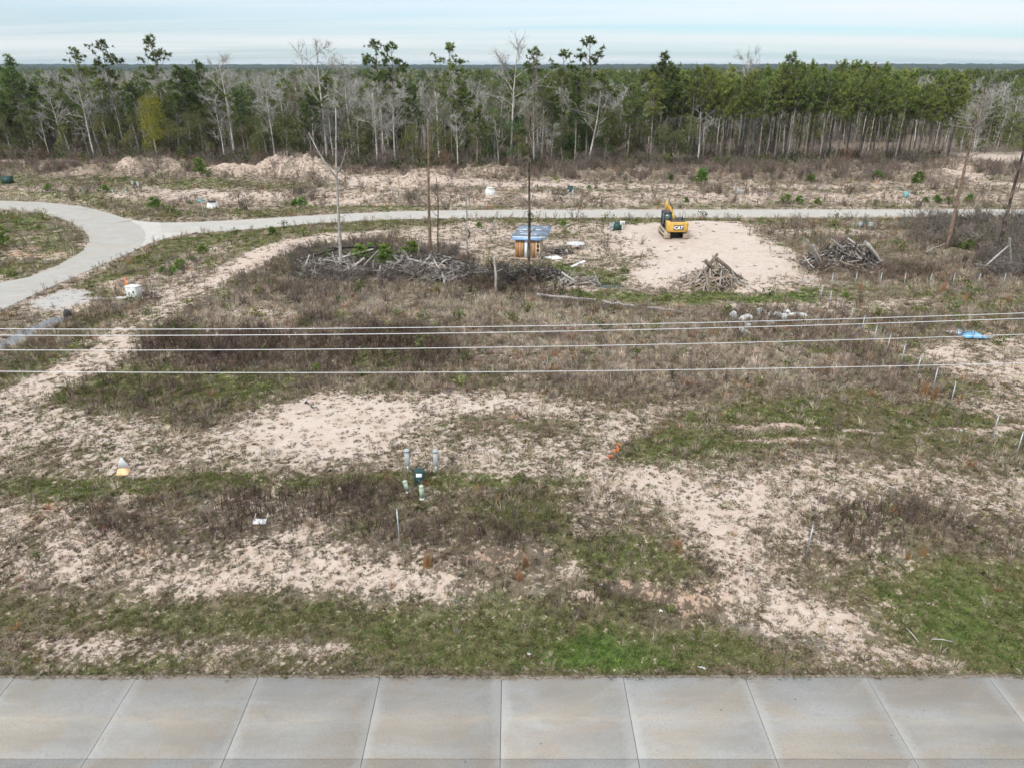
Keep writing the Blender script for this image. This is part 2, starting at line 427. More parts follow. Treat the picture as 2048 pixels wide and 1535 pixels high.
    (1.5, dict(s=.14, g=.42, w=.25, o=1), [(-400, 398), (88, 400), (230, 424), (300, 440), (420, 440), (600, 428), (900, 416), (2400, 414), (2400, 408), (1000, 408), (700, 412), (400, 420), (200, 400), (-400, 385)]),
    (1.8, dict(s=.52, g=.10, w=.45, o=.6, r=.12), [(330, 405), (560, 395), (700, 385), (900, 392), (1300, 395), (2400, 398), (2400, 408), (1000, 411), (640, 412), (400, 418)]),
    (1.5, dict(s=.30, g=.30, w=.4, o=.8), [(640, 386), (1000, 392), (1100, 380), (1500, 386), (2400, 386), (2400, 394), (1300, 394), (900, 392)]),
    (1.5, dict(s=.80, g=.05, w=.10, o=.3), [(640, 366), (760, 362), (960, 372), (1240, 384), (1500, 382), (2400, 380), (2400, 384), (1500, 387), (1240, 390), (900, 384), (700, 388)]),
    (2.0, dict(s=.20, g=.45, w=.2, o=1), [(-400, 362), (120, 362), (330, 368), (640, 378), (620, 392), (380, 392), (120, 384), (-400, 384)]),
    (2.0, dict(s=.85, w=.05, o=.3), [(270, 392), (420, 388), (480, 400), (330, 402)]),
    (2.0, dict(s=.22, g=.08, w=.9, o=.4, d=.45, r=.2), [(-400, 335), (500, 335), (900, 342), (2400, 342), (2400, 372), (1500, 378), (1150, 372), (900, 362), (640, 360), (330, 362), (-400, 360)]),
    (2.0, dict(s=.62, w=.45, o=.3, r=.2), [(480, 358), (540, 330), (600, 318), (650, 335), (670, 362), (560, 366)]),
    (1.5, dict(s=.85, w=.15, o=.2, r=.30), [(415, 352), (450, 346), (500, 358), (470, 366), (415, 362)]),
    (1.5, dict(s=.80, w=.15, o=.2, r=.30), [(220, 352), (250, 340), (280, 352), (270, 360)]),
    (1.5, dict(s=.58, w=.4, o=.3, r=.2), [(780, 390), (830, 352), (900, 352), (930, 375), (860, 392)]),
    (1.5, dict(s=.95, w=.0, o=.1), [(1880, 330), (1960, 322), (2400, 318), (2400, 345), (2048, 342), (1920, 336)]),
    (1.5, dict(s=.80, w=.1, o=.2), [(1880, 350), (1930, 350), (1960, 378), (1890, 372)]),
]
WPATCH = [(f * 1.7, d, world_poly(pp)) for f, d, pp in PATCH]


CLEARING = world_poly([(1880, 334), (1940, 325), (2000, 322), (2400, 318), (2400, 346), (2048, 343), (1930, 338)])


def cover(x, y):
    x = np.asarray(x, float)
    y = np.asarray(y, float)
    F = {k: np.full(x.shape, v) for k, v in BASE.items()}
    wx = x + 1.6 * (fbm(x, y, 0.35, 91, 3) - 0.5) * np.clip(y / 30, .7, 3)
    wy = y + 1.6 * (fbm(x, y, 0.35, 97, 3) - 0.5) * np.clip(y / 30, .7, 3)
    for fe, d, pp in WPATCH:
        xs = [p[0] for p in pp]
        ys = [p[1] for p in pp]
        m = (wx > min(xs) - fe) & (wx < max(xs) + fe) & (wy > min(ys) - fe) & (wy < max(ys) + fe)
        if not m.any():
            continue
        a = sstep(-fe, fe, poly_sd(wx[m], wy[m], pp))
        for k, v in d.items():
            F[k][m] = F[k][m] * (1 - a) + v * a
    m = (y < 40) & (y > 20.3)
    if m.any():
        dep, face = scarp(x[m], y[m])
        for k, v in (('s', .50), ('r', .55), ('w', .1), ('o', .2), ('g', 0)):
            F[k][m] = F[k][m] * (1 - face) + v * face
        for k, v in (('s', .12), ('g', .05), ('d', 1.0), ('o', .3)):  # hollows coloured darker inside to stand in for shade below the lip
            kk = dep * (1 - face) * .9
            F[k][m] = F[k][m] * (1 - kk) + v * kk
    far = sstep(168, 176, y) * (1 - sstep(-1, 1, poly_sd(x, y, CLEARING)))
    for k, v in dict(s=.15, g=.1, w=.4, o=.3, d=.6, r=.1, v=0).items():
        F[k] = F[k] * (1 - far) + v * far
    n = fbm(x, y, 0.30, 101, 4) - 0.5
    clean = sstep(.93, .99, F['s'])
    F['s'] = np.where(y < 170, F['s'] * clean + (1 - clean) * (.12 + .74 * F['s']), F['s'])
    F['s'] = np.clip(F['s'] + n * 0.95 * (1 - np.abs(2 * F['s'] - 1)) * (1 - clean), 0, 1)
    F['g'] = np.clip(F['g'] * .86 + (fbm(x, y, 0.22, 103, 4) - 0.5) * 0.9 * F['o'] * (1 - .5 * F['g']), 0, 1)
    F['d'] = np.clip(F['d'] + (fbm(x, y, 0.25, 107, 3) - 0.5) * 0.6, 0, 1)
    return F

# ------------------------------------------------------------------ mesh building
class MB:
    """collects triangles; every vertex carries a shade value"""
    def __init__(s):
        s.V, s.F, s.S, s.n = [], [], [], 0

    def add(s, v, f, shade=0.5):
        v = np.asarray(v, float).reshape(-1, 3)
        f = np.asarray(f, int).reshape(-1, 3)
        s.V.append(v)
        s.F.append(f + s.n)
        s.S.append(np.broadcast_to(np.asarray(shade, float), (len(v),)))
        s.n += len(v)

    def quads(s, v, q, shade=0.5):
        q = np.asarray(q, int).reshape(-1, 4)
        s.add(v, np.concatenate([q[:, [0, 1, 2]], q[:, [0, 2, 3]]]), shade)

    def box(s, c, size, rz=0.0, rx=0.0, ry=0.0, taper=1.0, bev=0.0):
        hx, hy, h = size[0] / 2, size[1] / 2, size[2] / 2
        M = Euler((rx, ry, rz)).to_matrix()
        if bev <= 0:
            ring = [(-hx, -hy), (hx, -hy), (hx, hy), (-hx, hy)]
            levels = [(-h, 1.0), (h, taper)]
        else:
            b = bev
            ring = [(-hx + b, -hy), (hx - b, -hy), (hx, -hy + b), (hx, hy - b), (hx - b, hy), (-hx + b, hy), (-hx, hy - b), (-hx, -hy + b)]
            kx = 1 - b / max(hx, 1e-6)
            levels = [(-h, kx), (-h + b, 1.0), (h - b, taper), (h, taper * kx)]
        n = len(ring)
        v = []
        for z, k in levels:
            for a, b_ in ring:
                p = M @ Vector((a * k, b_ * k, z))
                v.append((c[0] + p.x, c[1] + p.y, c[2] + p.z))
        f = []
        for l in range(len(levels) - 1):
            for i in range(n):
                j = (i + 1) % n
                a, b_, c_, d = l * n + i, l * n + j, (l + 1) * n + j, (l + 1) * n + i
                f += [(a, b_, c_), (a, c_, d)]
        top = (len(levels) - 1) * n
        for i in range(1, n - 1):
            f += [(0, i + 1, i), (top, top + i, top + i + 1)]
        s.add(v, f)

    def tube(s, pts, radii, sides=6, cap=True, shade=0.5):
        pts = np.asarray(pts, float)
        radii = np.broadcast_to(np.asarray(radii, float), (len(pts),))
        d = np.gradient(pts, axis=0)
        d /= np.linalg.norm(d, axis=1)[:, None] + 1e-9
        ref = np.array([0, 0, 1.0]) if abs(d[0, 2]) < 0.8 else np.array([1.0, 0, 0])
        u = np.cross(d, ref)
        u /= np.linalg.norm(u, axis=1)[:, None] + 1e-9
        v = np.cross(d, u)
        ang = np.arange(sides) * 2 * np.pi / sides
        P = pts[:, None] + radii[:, None, None] * (u[:, None] * np.cos(ang)[None, :, None] + v[:, None] * np.sin(ang)[None, :, None])
        n = len(pts)
        i = np.arange(n - 1)[:, None] * sides
        k = np.arange(sides)[None]
        k2 = (k + 1) % sides
        a, b, c, e = i + k, i + k2, i + sides + k2, i + sides + k
        f = np.concatenate([np.stack([a, c, b], -1).reshape(-1, 3), np.stack([a, e, c], -1).reshape(-1, 3)])
        if cap:
            t = (n - 1) * sides
            f = np.concatenate([f, [(0, j, j + 1) for j in range(1, sides - 1)], [(t, t + j + 1, t + j) for j in range(1, sides - 1)]])
        s.add(P.reshape(-1, 3), f, shade)

    def prism(s, outline, z0, z1):
        """vertical prism from a convex outline"""
        n = len(outline)
        v = [(a, b, z0) for a, b in outline] + [(a, b, z1) for a, b in outline]
        f = []
        for i in range(n):
            j = (i + 1) % n
            f += [(i, j, n + j), (i, n + j, n + i)]
        for i in range(1, n - 1):
            f += [(0, i + 1, i), (n, n + i, n + i + 1)]
        s.add(v, f)

    def side_prism(s, outline, x0, x1):
        """convex outline in y, z pushed along x"""
        n = len(outline)
        v = [(x0, a, b) for a, b in outline] + [(x1, a, b) for a, b in outline]
        f = []
        for i in range(n):
            j = (i + 1) % n
            f += [(i, n + j, j), (i, n + i, n + j)]
        for i in range(1, n - 1):
            f += [(0, i, i + 1), (n, n + i + 1, n + i)]
        s.add(v, f)

    def mesh(s, name, mats, smooth=False, matidx=None):
        V = np.concatenate(s.V) if s.V else np.zeros((0, 3))
        F = np.concatenate(s.F) if s.F else np.zeros((0, 3), int)
        me = bpy.data.meshes.new(name)
        me.vertices.add(len(V))
        me.vertices.foreach_set('co', V.ravel())
        me.loops.add(len(F) * 3)
        me.loops.foreach_set('vertex_index', F.ravel().astype(np.int32))
        me.polygons.add(len(F))
        me.polygons.foreach_set('loop_start', np.arange(0, len(F) * 3, 3, dtype=np.int32))
        if smooth:
            me.polygons.foreach_set('use_smooth', np.ones(len(F), bool))
        a = me.attributes.new('shade', 'FLOAT', 'POINT')
        a.data.foreach_set('value', np.concatenate(s.S).astype(np.float32) if s.S else [])
        for m in (mats if isinstance(mats, (list, tuple)) else [mats]):
            me.materials.append(m)
        if matidx is not None:
            me.polygons.foreach_set('material_index', np.asarray(matidx, np.int32))
        me.update(calc_edges=True)
        return me


def link(name, me, parent=None, loc=None, rot=None, scale=None):
    o = bpy.data.objects.new(name, me)
    COL.objects.link(o)
    if parent is not None:
        o.parent = parent
    if loc is not None:
        o.location = loc
    if rot is not None:
        o.rotation_euler = rot
    if scale is not None:
        o.scale = scale if hasattr(scale, '__len__') else (scale,) * 3
    return o


def part(name, mb, m, parent=None, smooth=False):
    return link(name, mb.mesh(name, m, smooth), parent)


def tag(o, label, cat, group=None):
    o['label'] = label
    o['category'] = cat
    if group:
        o['group'] = group
    return o


def thing(name, label, cat, loc, rz=0.0, group=None):
    return tag(link(name, None, None, loc, (0, 0, rz)), label, cat, group)


def kind(o, k, label=None):
    o['kind'] = k
    if label:
        o['label'] = label
    return o


def copy_tree(o, parent=None):
    c = o.copy()
    COL.objects.link(c)
    c.parent = parent
    for ch in [x for x in bpy.data.objects if x.parent == o]:
        copy_tree(ch, c)
    return c


ORD = ['first', 'second', 'third', 'fourth', 'fifth', 'sixth', 'seventh', 'eighth', 'ninth', 'tenth', 'eleventh', 'twelfth', 'thirteenth', 'fourteenth', 'fifteenth',
       'sixteenth', 'seventeenth', 'eighteenth', 'nineteenth', 'twentieth']


def nth(i):
    if i < 20:
        return ORD[i]
    tens = {2: 'twenty', 3: 'thirty', 4: 'forty', 5: 'fifty', 6: 'sixty'}
    t, u = divmod(i + 1, 10)
    if u == 0:
        return {2: 'twentieth', 3: 'thirtieth', 4: 'fortieth', 5: 'fiftieth', 6: 'sixtieth'}[t]
    return tens[t] + '-' + ORD[u - 1]


# ------------------------------------------------------------------ materials
def mat(name, col, col2=None, rough=0.8, scale=4.0, metal=0.0, bump=0.0, detail=4, stretch=None, rnd=0.0, spec=0.3, lo=.35, hi=.65):
    m = bpy.data.materials.new(name)
    m.use_nodes = True
    t = NT(m.node_tree)
    c = t.n('ShaderNodeTexCoord').outputs['Object']
    if stretch:
        c = t.n('ShaderNodeMapping', {'Vector': c, 'Scale': stretch}).outputs[0]
    nz = t.noise(scale, detail, 0.6, c)
    base = (*col, 1)
    if col2 is not None:
        base = t.mix(t.ss(nz, lo, hi), col, col2)
    if rnd:
        oi = t.n('ShaderNodeObjectInfo').outputs['Random']
        k = t.math('MULTIPLY_ADD', oi, 2 * rnd, 1 - rnd)
        hsv = t.n('ShaderNodeHueSaturation', {'Value': k})
        if hasattr(base, 'links'):
            t.t.links.new(base, hsv.inputs['Color'])
        else:
            hsv.inputs['Color'].default_value = base
        base = hsv.outputs[0]
    p = t.n('ShaderNodeBsdfPrincipled', {'Base Color': base, 'Roughness': rough, 'Metallic': metal, 'Specular IOR Level': spec})
    if bump:
        b = t.n('ShaderNodeBump', {'Height': nz, 'Strength': bump, 'Distance': 0.03})
        t.t.links.new(b.outputs[0], p.inputs['Normal'])
    t.n('ShaderNodeOutputMaterial', {'Surface': p.outputs[0]})
    return m


def leafmat(name, dark, light, trans=0.35, rnd=0.25, hue=0.015, tint=False, patch=0.0):
    """foliage: colour runs from dark to light with the vertex shade; every plant differs a little"""
    m = bpy.data.materials.new(name)
    m.use_nodes = True
    t = NT(m.node_tree)
    sh = t.n('ShaderNodeAttribute', attribute_name='shade').outputs['Fac']
    c = t.mix(sh, dark, light)
    if tint:
        tn = t.n('ShaderNodeAttribute', attribute_name='tint', attribute_type='INSTANCER')
        c = t.mix(1.0, c, tn.outputs['Color'], 'MULTIPLY')
    if rnd:
        oi = t.n('ShaderNodeObjectInfo').outputs['Random']
        wn = t.n('ShaderNodeTexWhiteNoise', noise_dimensions='1D')
        t.t.links.new(oi, wn.inputs['W'])
        h = t.math('MULTIPLY_ADD', wn.outputs['Value'], 2 * hue, 0.5 - hue)
        v = t.math('MULTIPLY_ADD', oi, 2 * rnd, 1 - rnd)
        hs = t.n('ShaderNodeHueSaturation', {'Hue': h, 'Value': v})
        t.t.links.new(c, hs.inputs['Color'])
        c = hs.outputs[0]
    d = t.n('ShaderNodeBsdfDiffuse', {'Color': c})
    if trans > 0:
        tr = t.n('ShaderNodeBsdfTranslucent', {'Color': c})
        mx = t.n('ShaderNodeMixShader', {0: trans, 1: d.outputs[0], 2: tr.outputs[0]})
        out = mx.outputs[0]
    else:
        out = d.outputs[0]
    t.n('ShaderNodeOutputMaterial', {'Surface': out})
    return m


def ground_mat():
    m = bpy.data.materials.new('soil_and_thatch')
    m.use_nodes = True
    t = NT(m.node_tree)
    P = t.n('ShaderNodeNewGeometry').outputs['Position']
    at = lambda a: t.n('ShaderNodeAttribute', attribute_name=a).outputs['Fac']
    s, g, d, r, v, o = at('s'), at('g'), at('d'), at('r'), at('v'), at('o')
    n1 = t.noise(1.6, 5, 0.62, P, 0.3)
    n2 = t.noise(5.5, 4, 0.65, P, 0.2)
    n3 = t.noise(0.16, 4, 0.55, P)
    n4 = t.noise(22.0, 2, 0.6, P)
    n5 = t.noise(0.55, 4, 0.6, P)
    sand = t.mix(n3, (0.465, 0.388, 0.328), (0.525, 0.455, 0.40))
    sand = t.mix(t.ss(n1, .45, .75), sand, (0.41, 0.325, 0.265))
    sand = t.mix(t.math('MULTIPLY', t.ss(n4, .52, .75), .35), sand, (0.36, 0.27, 0.20))
    sand = t.mix(t.math('MULTIPLY', t.ss(n5, .46, .70), .45), sand, (0.38, 0.30, 0.24))
    sand = t.mix(t.math('MULTIPLY', r, t.ss(n1, .15, .6)), sand, (0.40, 0.22, 0.125))
    sand = t.mix(t.math('MULTIPLY', v, t.ss(n4, .2, .5)), sand, (0.37, 0.365, 0.35))
    brown = t.mix(n2, (0.105, 0.078, 0.056), (0.29, 0.225, 0.168))
    brown = t.mix(t.ss(n5, .4, .7), brown, (0.215, 0.185, 0.16))
    brown = t.mix(t.math('MULTIPLY', d, .55), brown, (0.075, 0.056, 0.046))
    olive = t.mix(n2, (0.075, 0.078, 0.032), (0.17, 0.165, 0.075))
    fresh = t.mix(n2, (0.065, 0.105, 0.022), (0.125, 0.175, 0.045))
    veg = t.mix(t.ss(t.math('ADD', g, t.math('MULTIPLY_ADD', n1, .5, -.25)), .12, .40), brown, olive)
    veg = t.mix(t.ss(t.math('ADD', g, t.math('MULTIPLY_ADD', n5, .5, -.25)), .52, .90), veg, fresh)
    veg = t.mix(t.math('MULTIPLY', t.ss(n4, .48, .68), .55), veg, (0.06, 0.052, 0.03))
    veg = t.mix(t.math('MULTIPLY', t.ss(n4, .50, .30), .40), veg, (0.30, 0.265, 0.17))
    k = t.math('MULTIPLY_ADD', n1, 1.9, -.95)
    k = t.math('ADD', k, t.math('MULTIPLY_ADD', n2, 1.9, -.95))
    bare = t.ss(t.math('ADD', s, k), .36, .62)
    col = t.mix(bare, veg, sand)
    rough = t.math('MULTIPLY_ADD', bare, -.05, .97)
    bmp = t.n('ShaderNodeBump', {'Height': t.math('ADD', t.math('MULTIPLY', n2, .7), t.math('MULTIPLY', n4, .4)), 'Strength': .55, 'Distance': .09})
    p = t.n('ShaderNodeBsdfPrincipled', {'Base Color': col, 'Roughness': rough, 'Specular IOR Level': .08, 'Normal': bmp.outputs[0]})
    t.n('ShaderNodeOutputMaterial', {'Surface': p.outputs[0]})
    return m


def concrete_mat(name, base, stain=1.0):
    m = bpy.data.materials.new(name)
    m.use_nodes = True
    t = NT(m.node_tree)
    P = t.n('ShaderNodeNewGeometry').outputs['Position']
    st = t.n('ShaderNodeMapping', {'Vector': P, 'Scale': (.42, 1.0, 1)}).outputs[0]
    n1 = t.noise(.75, 6, .62, st, .4)
    n2 = t.noise(.45, 5, .6, P)
    n3 = t.noise(7, 4, .75, P)
    n4 = t.noise(1.3, 5, .62, st, .3)
    n5 = t.noise(26, 2, .6, P)
    b = np.array(base)
    c = t.mix(t.ss(n2, .3, .7), tuple(b * .92), tuple(b * 1.06))
    c = t.mix(t.math('MULTIPLY', t.ss(n1, .38, .62), 1.0 * stain), c, (b[0] * .98, b[1] * .83, b[2] * .67))      # tan clay film dragged along by wheels
    c = t.mix(t.math('MULTIPLY', t.ss(n4, .50, .72), .55 * stain), c, tuple(b * .70))                              # worn grey tracks
    c = t.mix(t.math('MULTIPLY', t.ss(n4, .52, .30), .35 * stain), c, (b[0] * 1.12, b[1] * 1.14, b[2] * 1.14))
    c = t.mix(t.math('MULTIPLY', t.ss(n3, .45, .75), .60), c, tuple(b * .66))
    c = t.mix(t.math('MULTIPLY', t.ss(n5, .50, .70), .55), c, tuple(b * 1.28))
    c = t.mix(t.math('MULTIPLY', t.ss(n5, .48, .30), .45), c, tuple(b * .62))
    if stain > .9:
        sy = t.n('ShaderNodeSeparateXYZ', {0: P}).outputs[1]
        stk = t.n('ShaderNodeMapping', {'Vector': P, 'Scale': (.35, 2.2, 1)}).outputs[0]
        n6 = t.noise(1.0, 6, .7, stk, .6)
        n7 = t.noise(.30, 3, .6, P)
        def band(y0, wd):
            q = t.math('DIVIDE', t.math('SUBTRACT', sy, y0), wd)
            return t.math('POWER', 2.718, t.math('MULTIPLY', t.math('MULTIPLY', q, q), -1.0))
        tan = t.math('MULTIPLY', band(18.2, .22), t.ss(n6, .40, .66))
        c = t.mix(t.math('MULTIPLY', tan, .65), c, (b[0] * 1.25, b[1] * 1.12, b[2] * .95))
        for y0, wd, k in ((19.15, .55, .75), (17.45, .45, .85), (15.4, .6, .7)):
            gr = t.math('MULTIPLY', band(y0, wd), t.ss(n7, .25, .65))
            gr = t.math('MULTIPLY', gr, t.ss(n6, .25, .60))
            c = t.mix(t.math('MULTIPLY', gr, k), c, (b[0] * .80, b[1] * .74, b[2] * .67))
        sp_ = t.n('ShaderNodeTexVoronoi', {'Vector': P, 'Scale': .9})
        c = t.mix(t.ss(sp_.outputs['Distance'], .035, .02), c, (.07, .065, .06))
        # film of clay by the wheel track and light crust near the slab edges, from each slab's own coordinates
        g = t.n('ShaderNodeTexCoord').outputs['Object']
        sp = t.n('ShaderNodeSeparateXYZ', {0: g})
        e = t.math('SUBTRACT', 2.27, t.math('ABSOLUTE', sp.outputs[0]))
        e = t.math('ADD', e, t.math('MULTIPLY_ADD', n3, .5, -.25))
        e = t.math('ADD', e, t.math('MULTIPLY_ADD', n2, .9, -.45))
        c = t.mix(t.math('MULTIPLY', t.ss(e, .45, .02), .70), c, tuple(b * 1.16))
    oi = t.n('ShaderNodeObjectInfo').outputs['Random']
    hv = t.n('ShaderNodeHueSaturation', {'Value': t.math('MULTIPLY_ADD', oi, .20, .90), 'Saturation': .85})
    t.t.links.new(c, hv.inputs['Color'])
    c = hv.outputs[0]
    bmp = t.n('ShaderNodeBump', {'Height': n3, 'Strength': .25, 'Distance': .01})
    p = t.n('ShaderNodeBsdfPrincipled', {'Base Color': c, 'Roughness': .85, 'Specular IOR Level': .2, 'Normal': bmp.outputs[0]})
    t.n('ShaderNodeOutputMaterial', {'Surface': p.outputs[0]})
    return m


M_GROUND = ground_mat()
M_CONC = concrete_mat('worn_concrete', (0.272, 0.267, 0.252))
M_CONC2 = concrete_mat('street_concrete', (0.36, 0.352, 0.325), .6)
M_CONC3 = concrete_mat('pale_concrete', (0.41, 0.40, 0.37), .4)
M_JOINT = mat('joint_filler', (0.15, 0.14, 0.12), (0.33, 0.31, 0.275), scale=2)
M_STEEL = mat('galvanised_steel', (0.33, 0.355, 0.37), (0.46, 0.48, 0.50), rough=.45, metal=.6, scale=9)
M_WIRE = mat('aluminium_wire', (0.55, 0.55, 0.545), (0.64, 0.64, 0.635), rough=.5, metal=.35, scale=5)
M_GREYBOX = mat('grey_enamel', (0.29, 0.32, 0.33), (0.40, 0.43, 0.44), rough=.5, scale=3)
M_GREENBOX = mat('dark_green_enamel', (0.012, 0.045, 0.038), (0.022, 0.06, 0.05), rough=.45, scale=3)
M_PALEGREEN = mat('pale_green_plastic', (0.28, 0.37, 0.28), (0.40, 0.48, 0.36), rough=.6, scale=4)
M_WHITE = mat('white_sheet', (0.74, 0.76, 0.77), (0.84, 0.85, 0.85), rough=.6, scale=2)
M_CREAM = mat('weathered_white', (0.50, 0.50, 0.47), (0.66, 0.66, 0.62), rough=.7, scale=3)
M_ORANGE = mat('orange_plastic', (0.75, 0.16, 0.025), (0.85, 0.24, 0.05), rough=.6, scale=6)
M_BLACK = mat('black_rubber', (0.018, 0.018, 0.018), (0.035, 0.034, 0.032), rough=.7, scale=6)
M_BARKGREY = mat('dead_grey_wood', (0.19, 0.172, 0.155), (0.43, 0.40, 0.365), rough=.9, scale=5, stretch=(3, 3, .4), rnd=.25, bump=.4)
M_BARKBROWN = mat('pine_bark', (0.11, 0.078, 0.055), (0.27, 0.19, 0.135), rough=.95, scale=5, stretch=(2, 2, .5), rnd=.2, bump=.5)
M_CHAR = mat('charred_bark', (0.025, 0.02, 0.018), (0.20, 0.145, 0.11), rough=.95, scale=2.2, stretch=(1, 1, .5), bump=.4, lo=.42, hi=.7)
M_TRUNKGREY = mat('grey_bark', (0.24, 0.222, 0.20), (0.50, 0.475, 0.44), rough=.95, scale=1.2, rnd=.35)
M_TRUNKPINE = mat('plantation_bark', (0.09, 0.074, 0.062), (0.27, 0.23, 0.20), rough=.95, scale=1.0, rnd=.35)
M_TWIG = mat('grey_twigs', (0.20, 0.19, 0.168), (0.37, 0.355, 0.325), rough=.95, scale=.35, rnd=.25)
M_LOGTAN = mat('fresh_log', (0.15, 0.115, 0.085), (0.36, 0.295, 0.235), rough=.9, scale=3, stretch=(2, 2, .6), rnd=.4)
M_LOGDARK = mat('burnt_log', (0.028, 0.025, 0.023), (0.30, 0.265, 0.235), rough=.9, scale=2.5, stretch=(1.5, 1.5, .6), rnd=.5, lo=.45, hi=.68)
M_PINE = leafmat('pine_needles', (0.055, 0.085, 0.028), (0.175, 0.215, 0.066), .38, .30, .02)
M_PINE2 = leafmat('young_pine_needles', (0.085, 0.122, 0.032), (0.255, 0.300, 0.080), .40, .25, .02)
M_SAPL = leafmat('sapling_needles', (0.085, 0.150, 0.030), (0.235, 0.345, 0.080), .32, .22, .02)
M_OLIVE = leafmat('olive_leaves', (0.10, 0.108, 0.042), (0.255, 0.262, 0.11), .42, .25, .03)
M_CEDAR = leafmat('cedar_leaves', (0.065, 0.102, 0.038), (0.175, 0.235, 0.09), .38, .2, .02)
M_YELLOW = leafmat('yellow_green_leaves', (0.19, 0.19, 0.03), (0.36, 0.36, 0.07), .4, .1, .01)
M_BUDS = leafmat('budding_twigs', (0.14, 0.13, 0.08), (0.29, 0.285, 0.19), .3, .22, .03)
M_TUFT = leafmat('tuft_blades', (0.30, 0.29, 0.28), (1.15, 1.15, 1.12), .25, 0, 0, tint=True)

# ------------------------------------------------------------------ ground
def build_ground():
    ya = np.concatenate([[-3000, -400, -60, 0], np.arange(6, 20, .5), np.arange(20, 33, .15), np.arange(33, 46, .30), np.arange(46, 80, .45), np.arange(80, 176, .7),
                         176 * np.exp(np.linspace(0, 4.15, 42))])
    ya = np.unique(ya)
    xp = 118 * np.exp(np.linspace(0, 4.5, 30))[1:]
    xa = np.concatenate([-xp[::-1], np.arange(-118, -24, .5), np.arange(-24, 24, .3), np.arange(24, 118.1, .5), xp])
    X, Y = np.meshgrid(xa, ya)
    x, y = X.ravel(), Y.ravel()
    z = height(x, y)
    F = cover(x, y)
    nx, ny = len(xa), len(ya)
    i = (np.arange(ny - 1)[:, None] * nx + np.arange(nx - 1)[None]).ravel()
    quads = np.stack([i, i + 1, i + nx + 1, i + nx], 1).astype(np.int32)
    me = bpy.data.meshes.new('ground')
    me.vertices.add(len(x))
    me.vertices.foreach_set('co', np.stack([x, y, z], 1).ravel())
    me.loops.add(quads.size)
    me.loops.foreach_set('vertex_index', quads.ravel())
    me.polygons.add(len(quads))
    me.polygons.foreach_set('loop_start', np.arange(0, quads.size, 4, dtype=np.int32))
    me.polygons.foreach_set('use_smooth', np.ones(len(quads), bool))
    for k in ('s', 'g', 'd', 'r', 'v', 'o'):
        a = me.attributes.new(k, 'FLOAT', 'POINT')
        a.data.foreach_set('value', F[k].astype(np.float32))
    me.materials.append(M_GROUND)
    me.update(calc_edges=True)
    return kind(link('ground', me), 'structure', 'sandy lot with dead weeds and grass patches')


build_ground()

# ------------------------------------------------------------------ near road: concrete slabs with recessed joints
road = link('road', None, None, (0, 0, 0))
kind(road, 'structure', 'wide concrete road of jointed slabs along the bottom')
bed = MB()
bed.box((0, 11.4, -.12), (150, 17.3, .10))
part('road_bed', bed, M_JOINT, road)
jx = [flat(a, 1353)[0] for a in (270, 540, 789, 1032, 1265, 1507, 1730)]
pitch_x = (jx[-1] - jx[0]) / 6
jx0 = jx[0] + .06
rows = [(NEAR_Y, 16.66), (16.66, 13.1), (13.1, 9.6), (9.6, 6.1)]
lean = 0.012
slab_mesh = {}
rs = random.Random(5)
for ri, (y1, y0) in enumerate(rows):
    dpt = y1 - y0
    mb = MB()
    g = .009
    for_x = pitch_x / 2 - g
    mb.box((0, 0, -.05), (2 * for_x, dpt - 2 * g, .10), bev=.012)
    me = mb.mesh('road_slab', M_CONC)
    for k in range(-12, 16):
        o = link('road_slab', me, road, (jx0 + pitch_x * (k + .5), (y0 + y1) / 2, rs.uniform(-.004, .004)))

# soil washed over the edge of the slabs
def edge_spill():
    rng = np.random.default_rng(2)
    xs = np.arange(-40, 40, .07)
    a = fbm(xs, xs * 0, .8, 5, 4)
    lip = NEAR_Y - .02 - .30 * np.clip(a - .40, 0, 1) - .07 * rng.uniform(0, 1, len(xs)) ** 2
    mb = MB()
    n = len(xs)
    zt = .004 + .012 * rng.uniform(0, 1, n)
    v = np.concatenate([np.stack([xs, lip, np.full(n, .005)], 1), np.stack([xs, (lip + NEAR_Y) / 2 + .02, zt + .008], 1), np.stack([xs, np.full(n, NEAR_Y + .14), np.full(n, -.035)], 1)])
    i = np.arange(n - 1)
    mb.quads(v, np.concatenate([np.stack([i, i + 1, i + n + 1, i + n], 1), np.stack([i + n, i + n + 1, i + 2 * n + 1, i + 2 * n], 1)]))
    kind(part('washed_dirt', mb, mat('wash_soil', (.085, .07, .055), (.24, .20, .155), scale=9, bump=.4, rough=.95)), 'stuff', 'brown soil washed onto the edge of the concrete road')


edge_spill()

# ------------------------------------------------------------------ far street
def flat_slab(name, px, m, parent, z=.10, thick=.22, shrink=0.0):
    pts = world_poly(px)
    bm = bmesh.new()
    vs = [bm.verts.new((a, b, z)) for a, b in pts]
    f = bm.faces.new(vs)
    if f.normal.z < 0:
        f.normal_flip()
    bm.normal_update()
    ex = bmesh.ops.extrude_face_region(bm, geom=[f])
    for v in [e for e in ex['geom'] if isinstance(e, bmesh.types.BMVert)]:
        v.co.z -= thick
    bmesh.ops.triangulate(bm, faces=bm.faces[:])
    bmesh.ops.recalc_face_normals(bm, faces=bm.faces[:])
    me = bpy.data.meshes.new(name)
    bm.to_mesh(me)
    bm.free()
    me.materials.append(m)
    return link(name, me, parent)


street = link('street', None, None, (0, 0, 0))
kind(street, 'structure', 'pale concrete street curving round the lot and running off behind it')
flat_slab('curved_slab', ROAD_MAIN, M_CONC2, street, .100)
flat_slab('junction_slab', ROAD_THROAT, M_CONC3, street, .104)
flat_slab('straight_slab', ROAD_FAR, M_CONC2, street, .096)

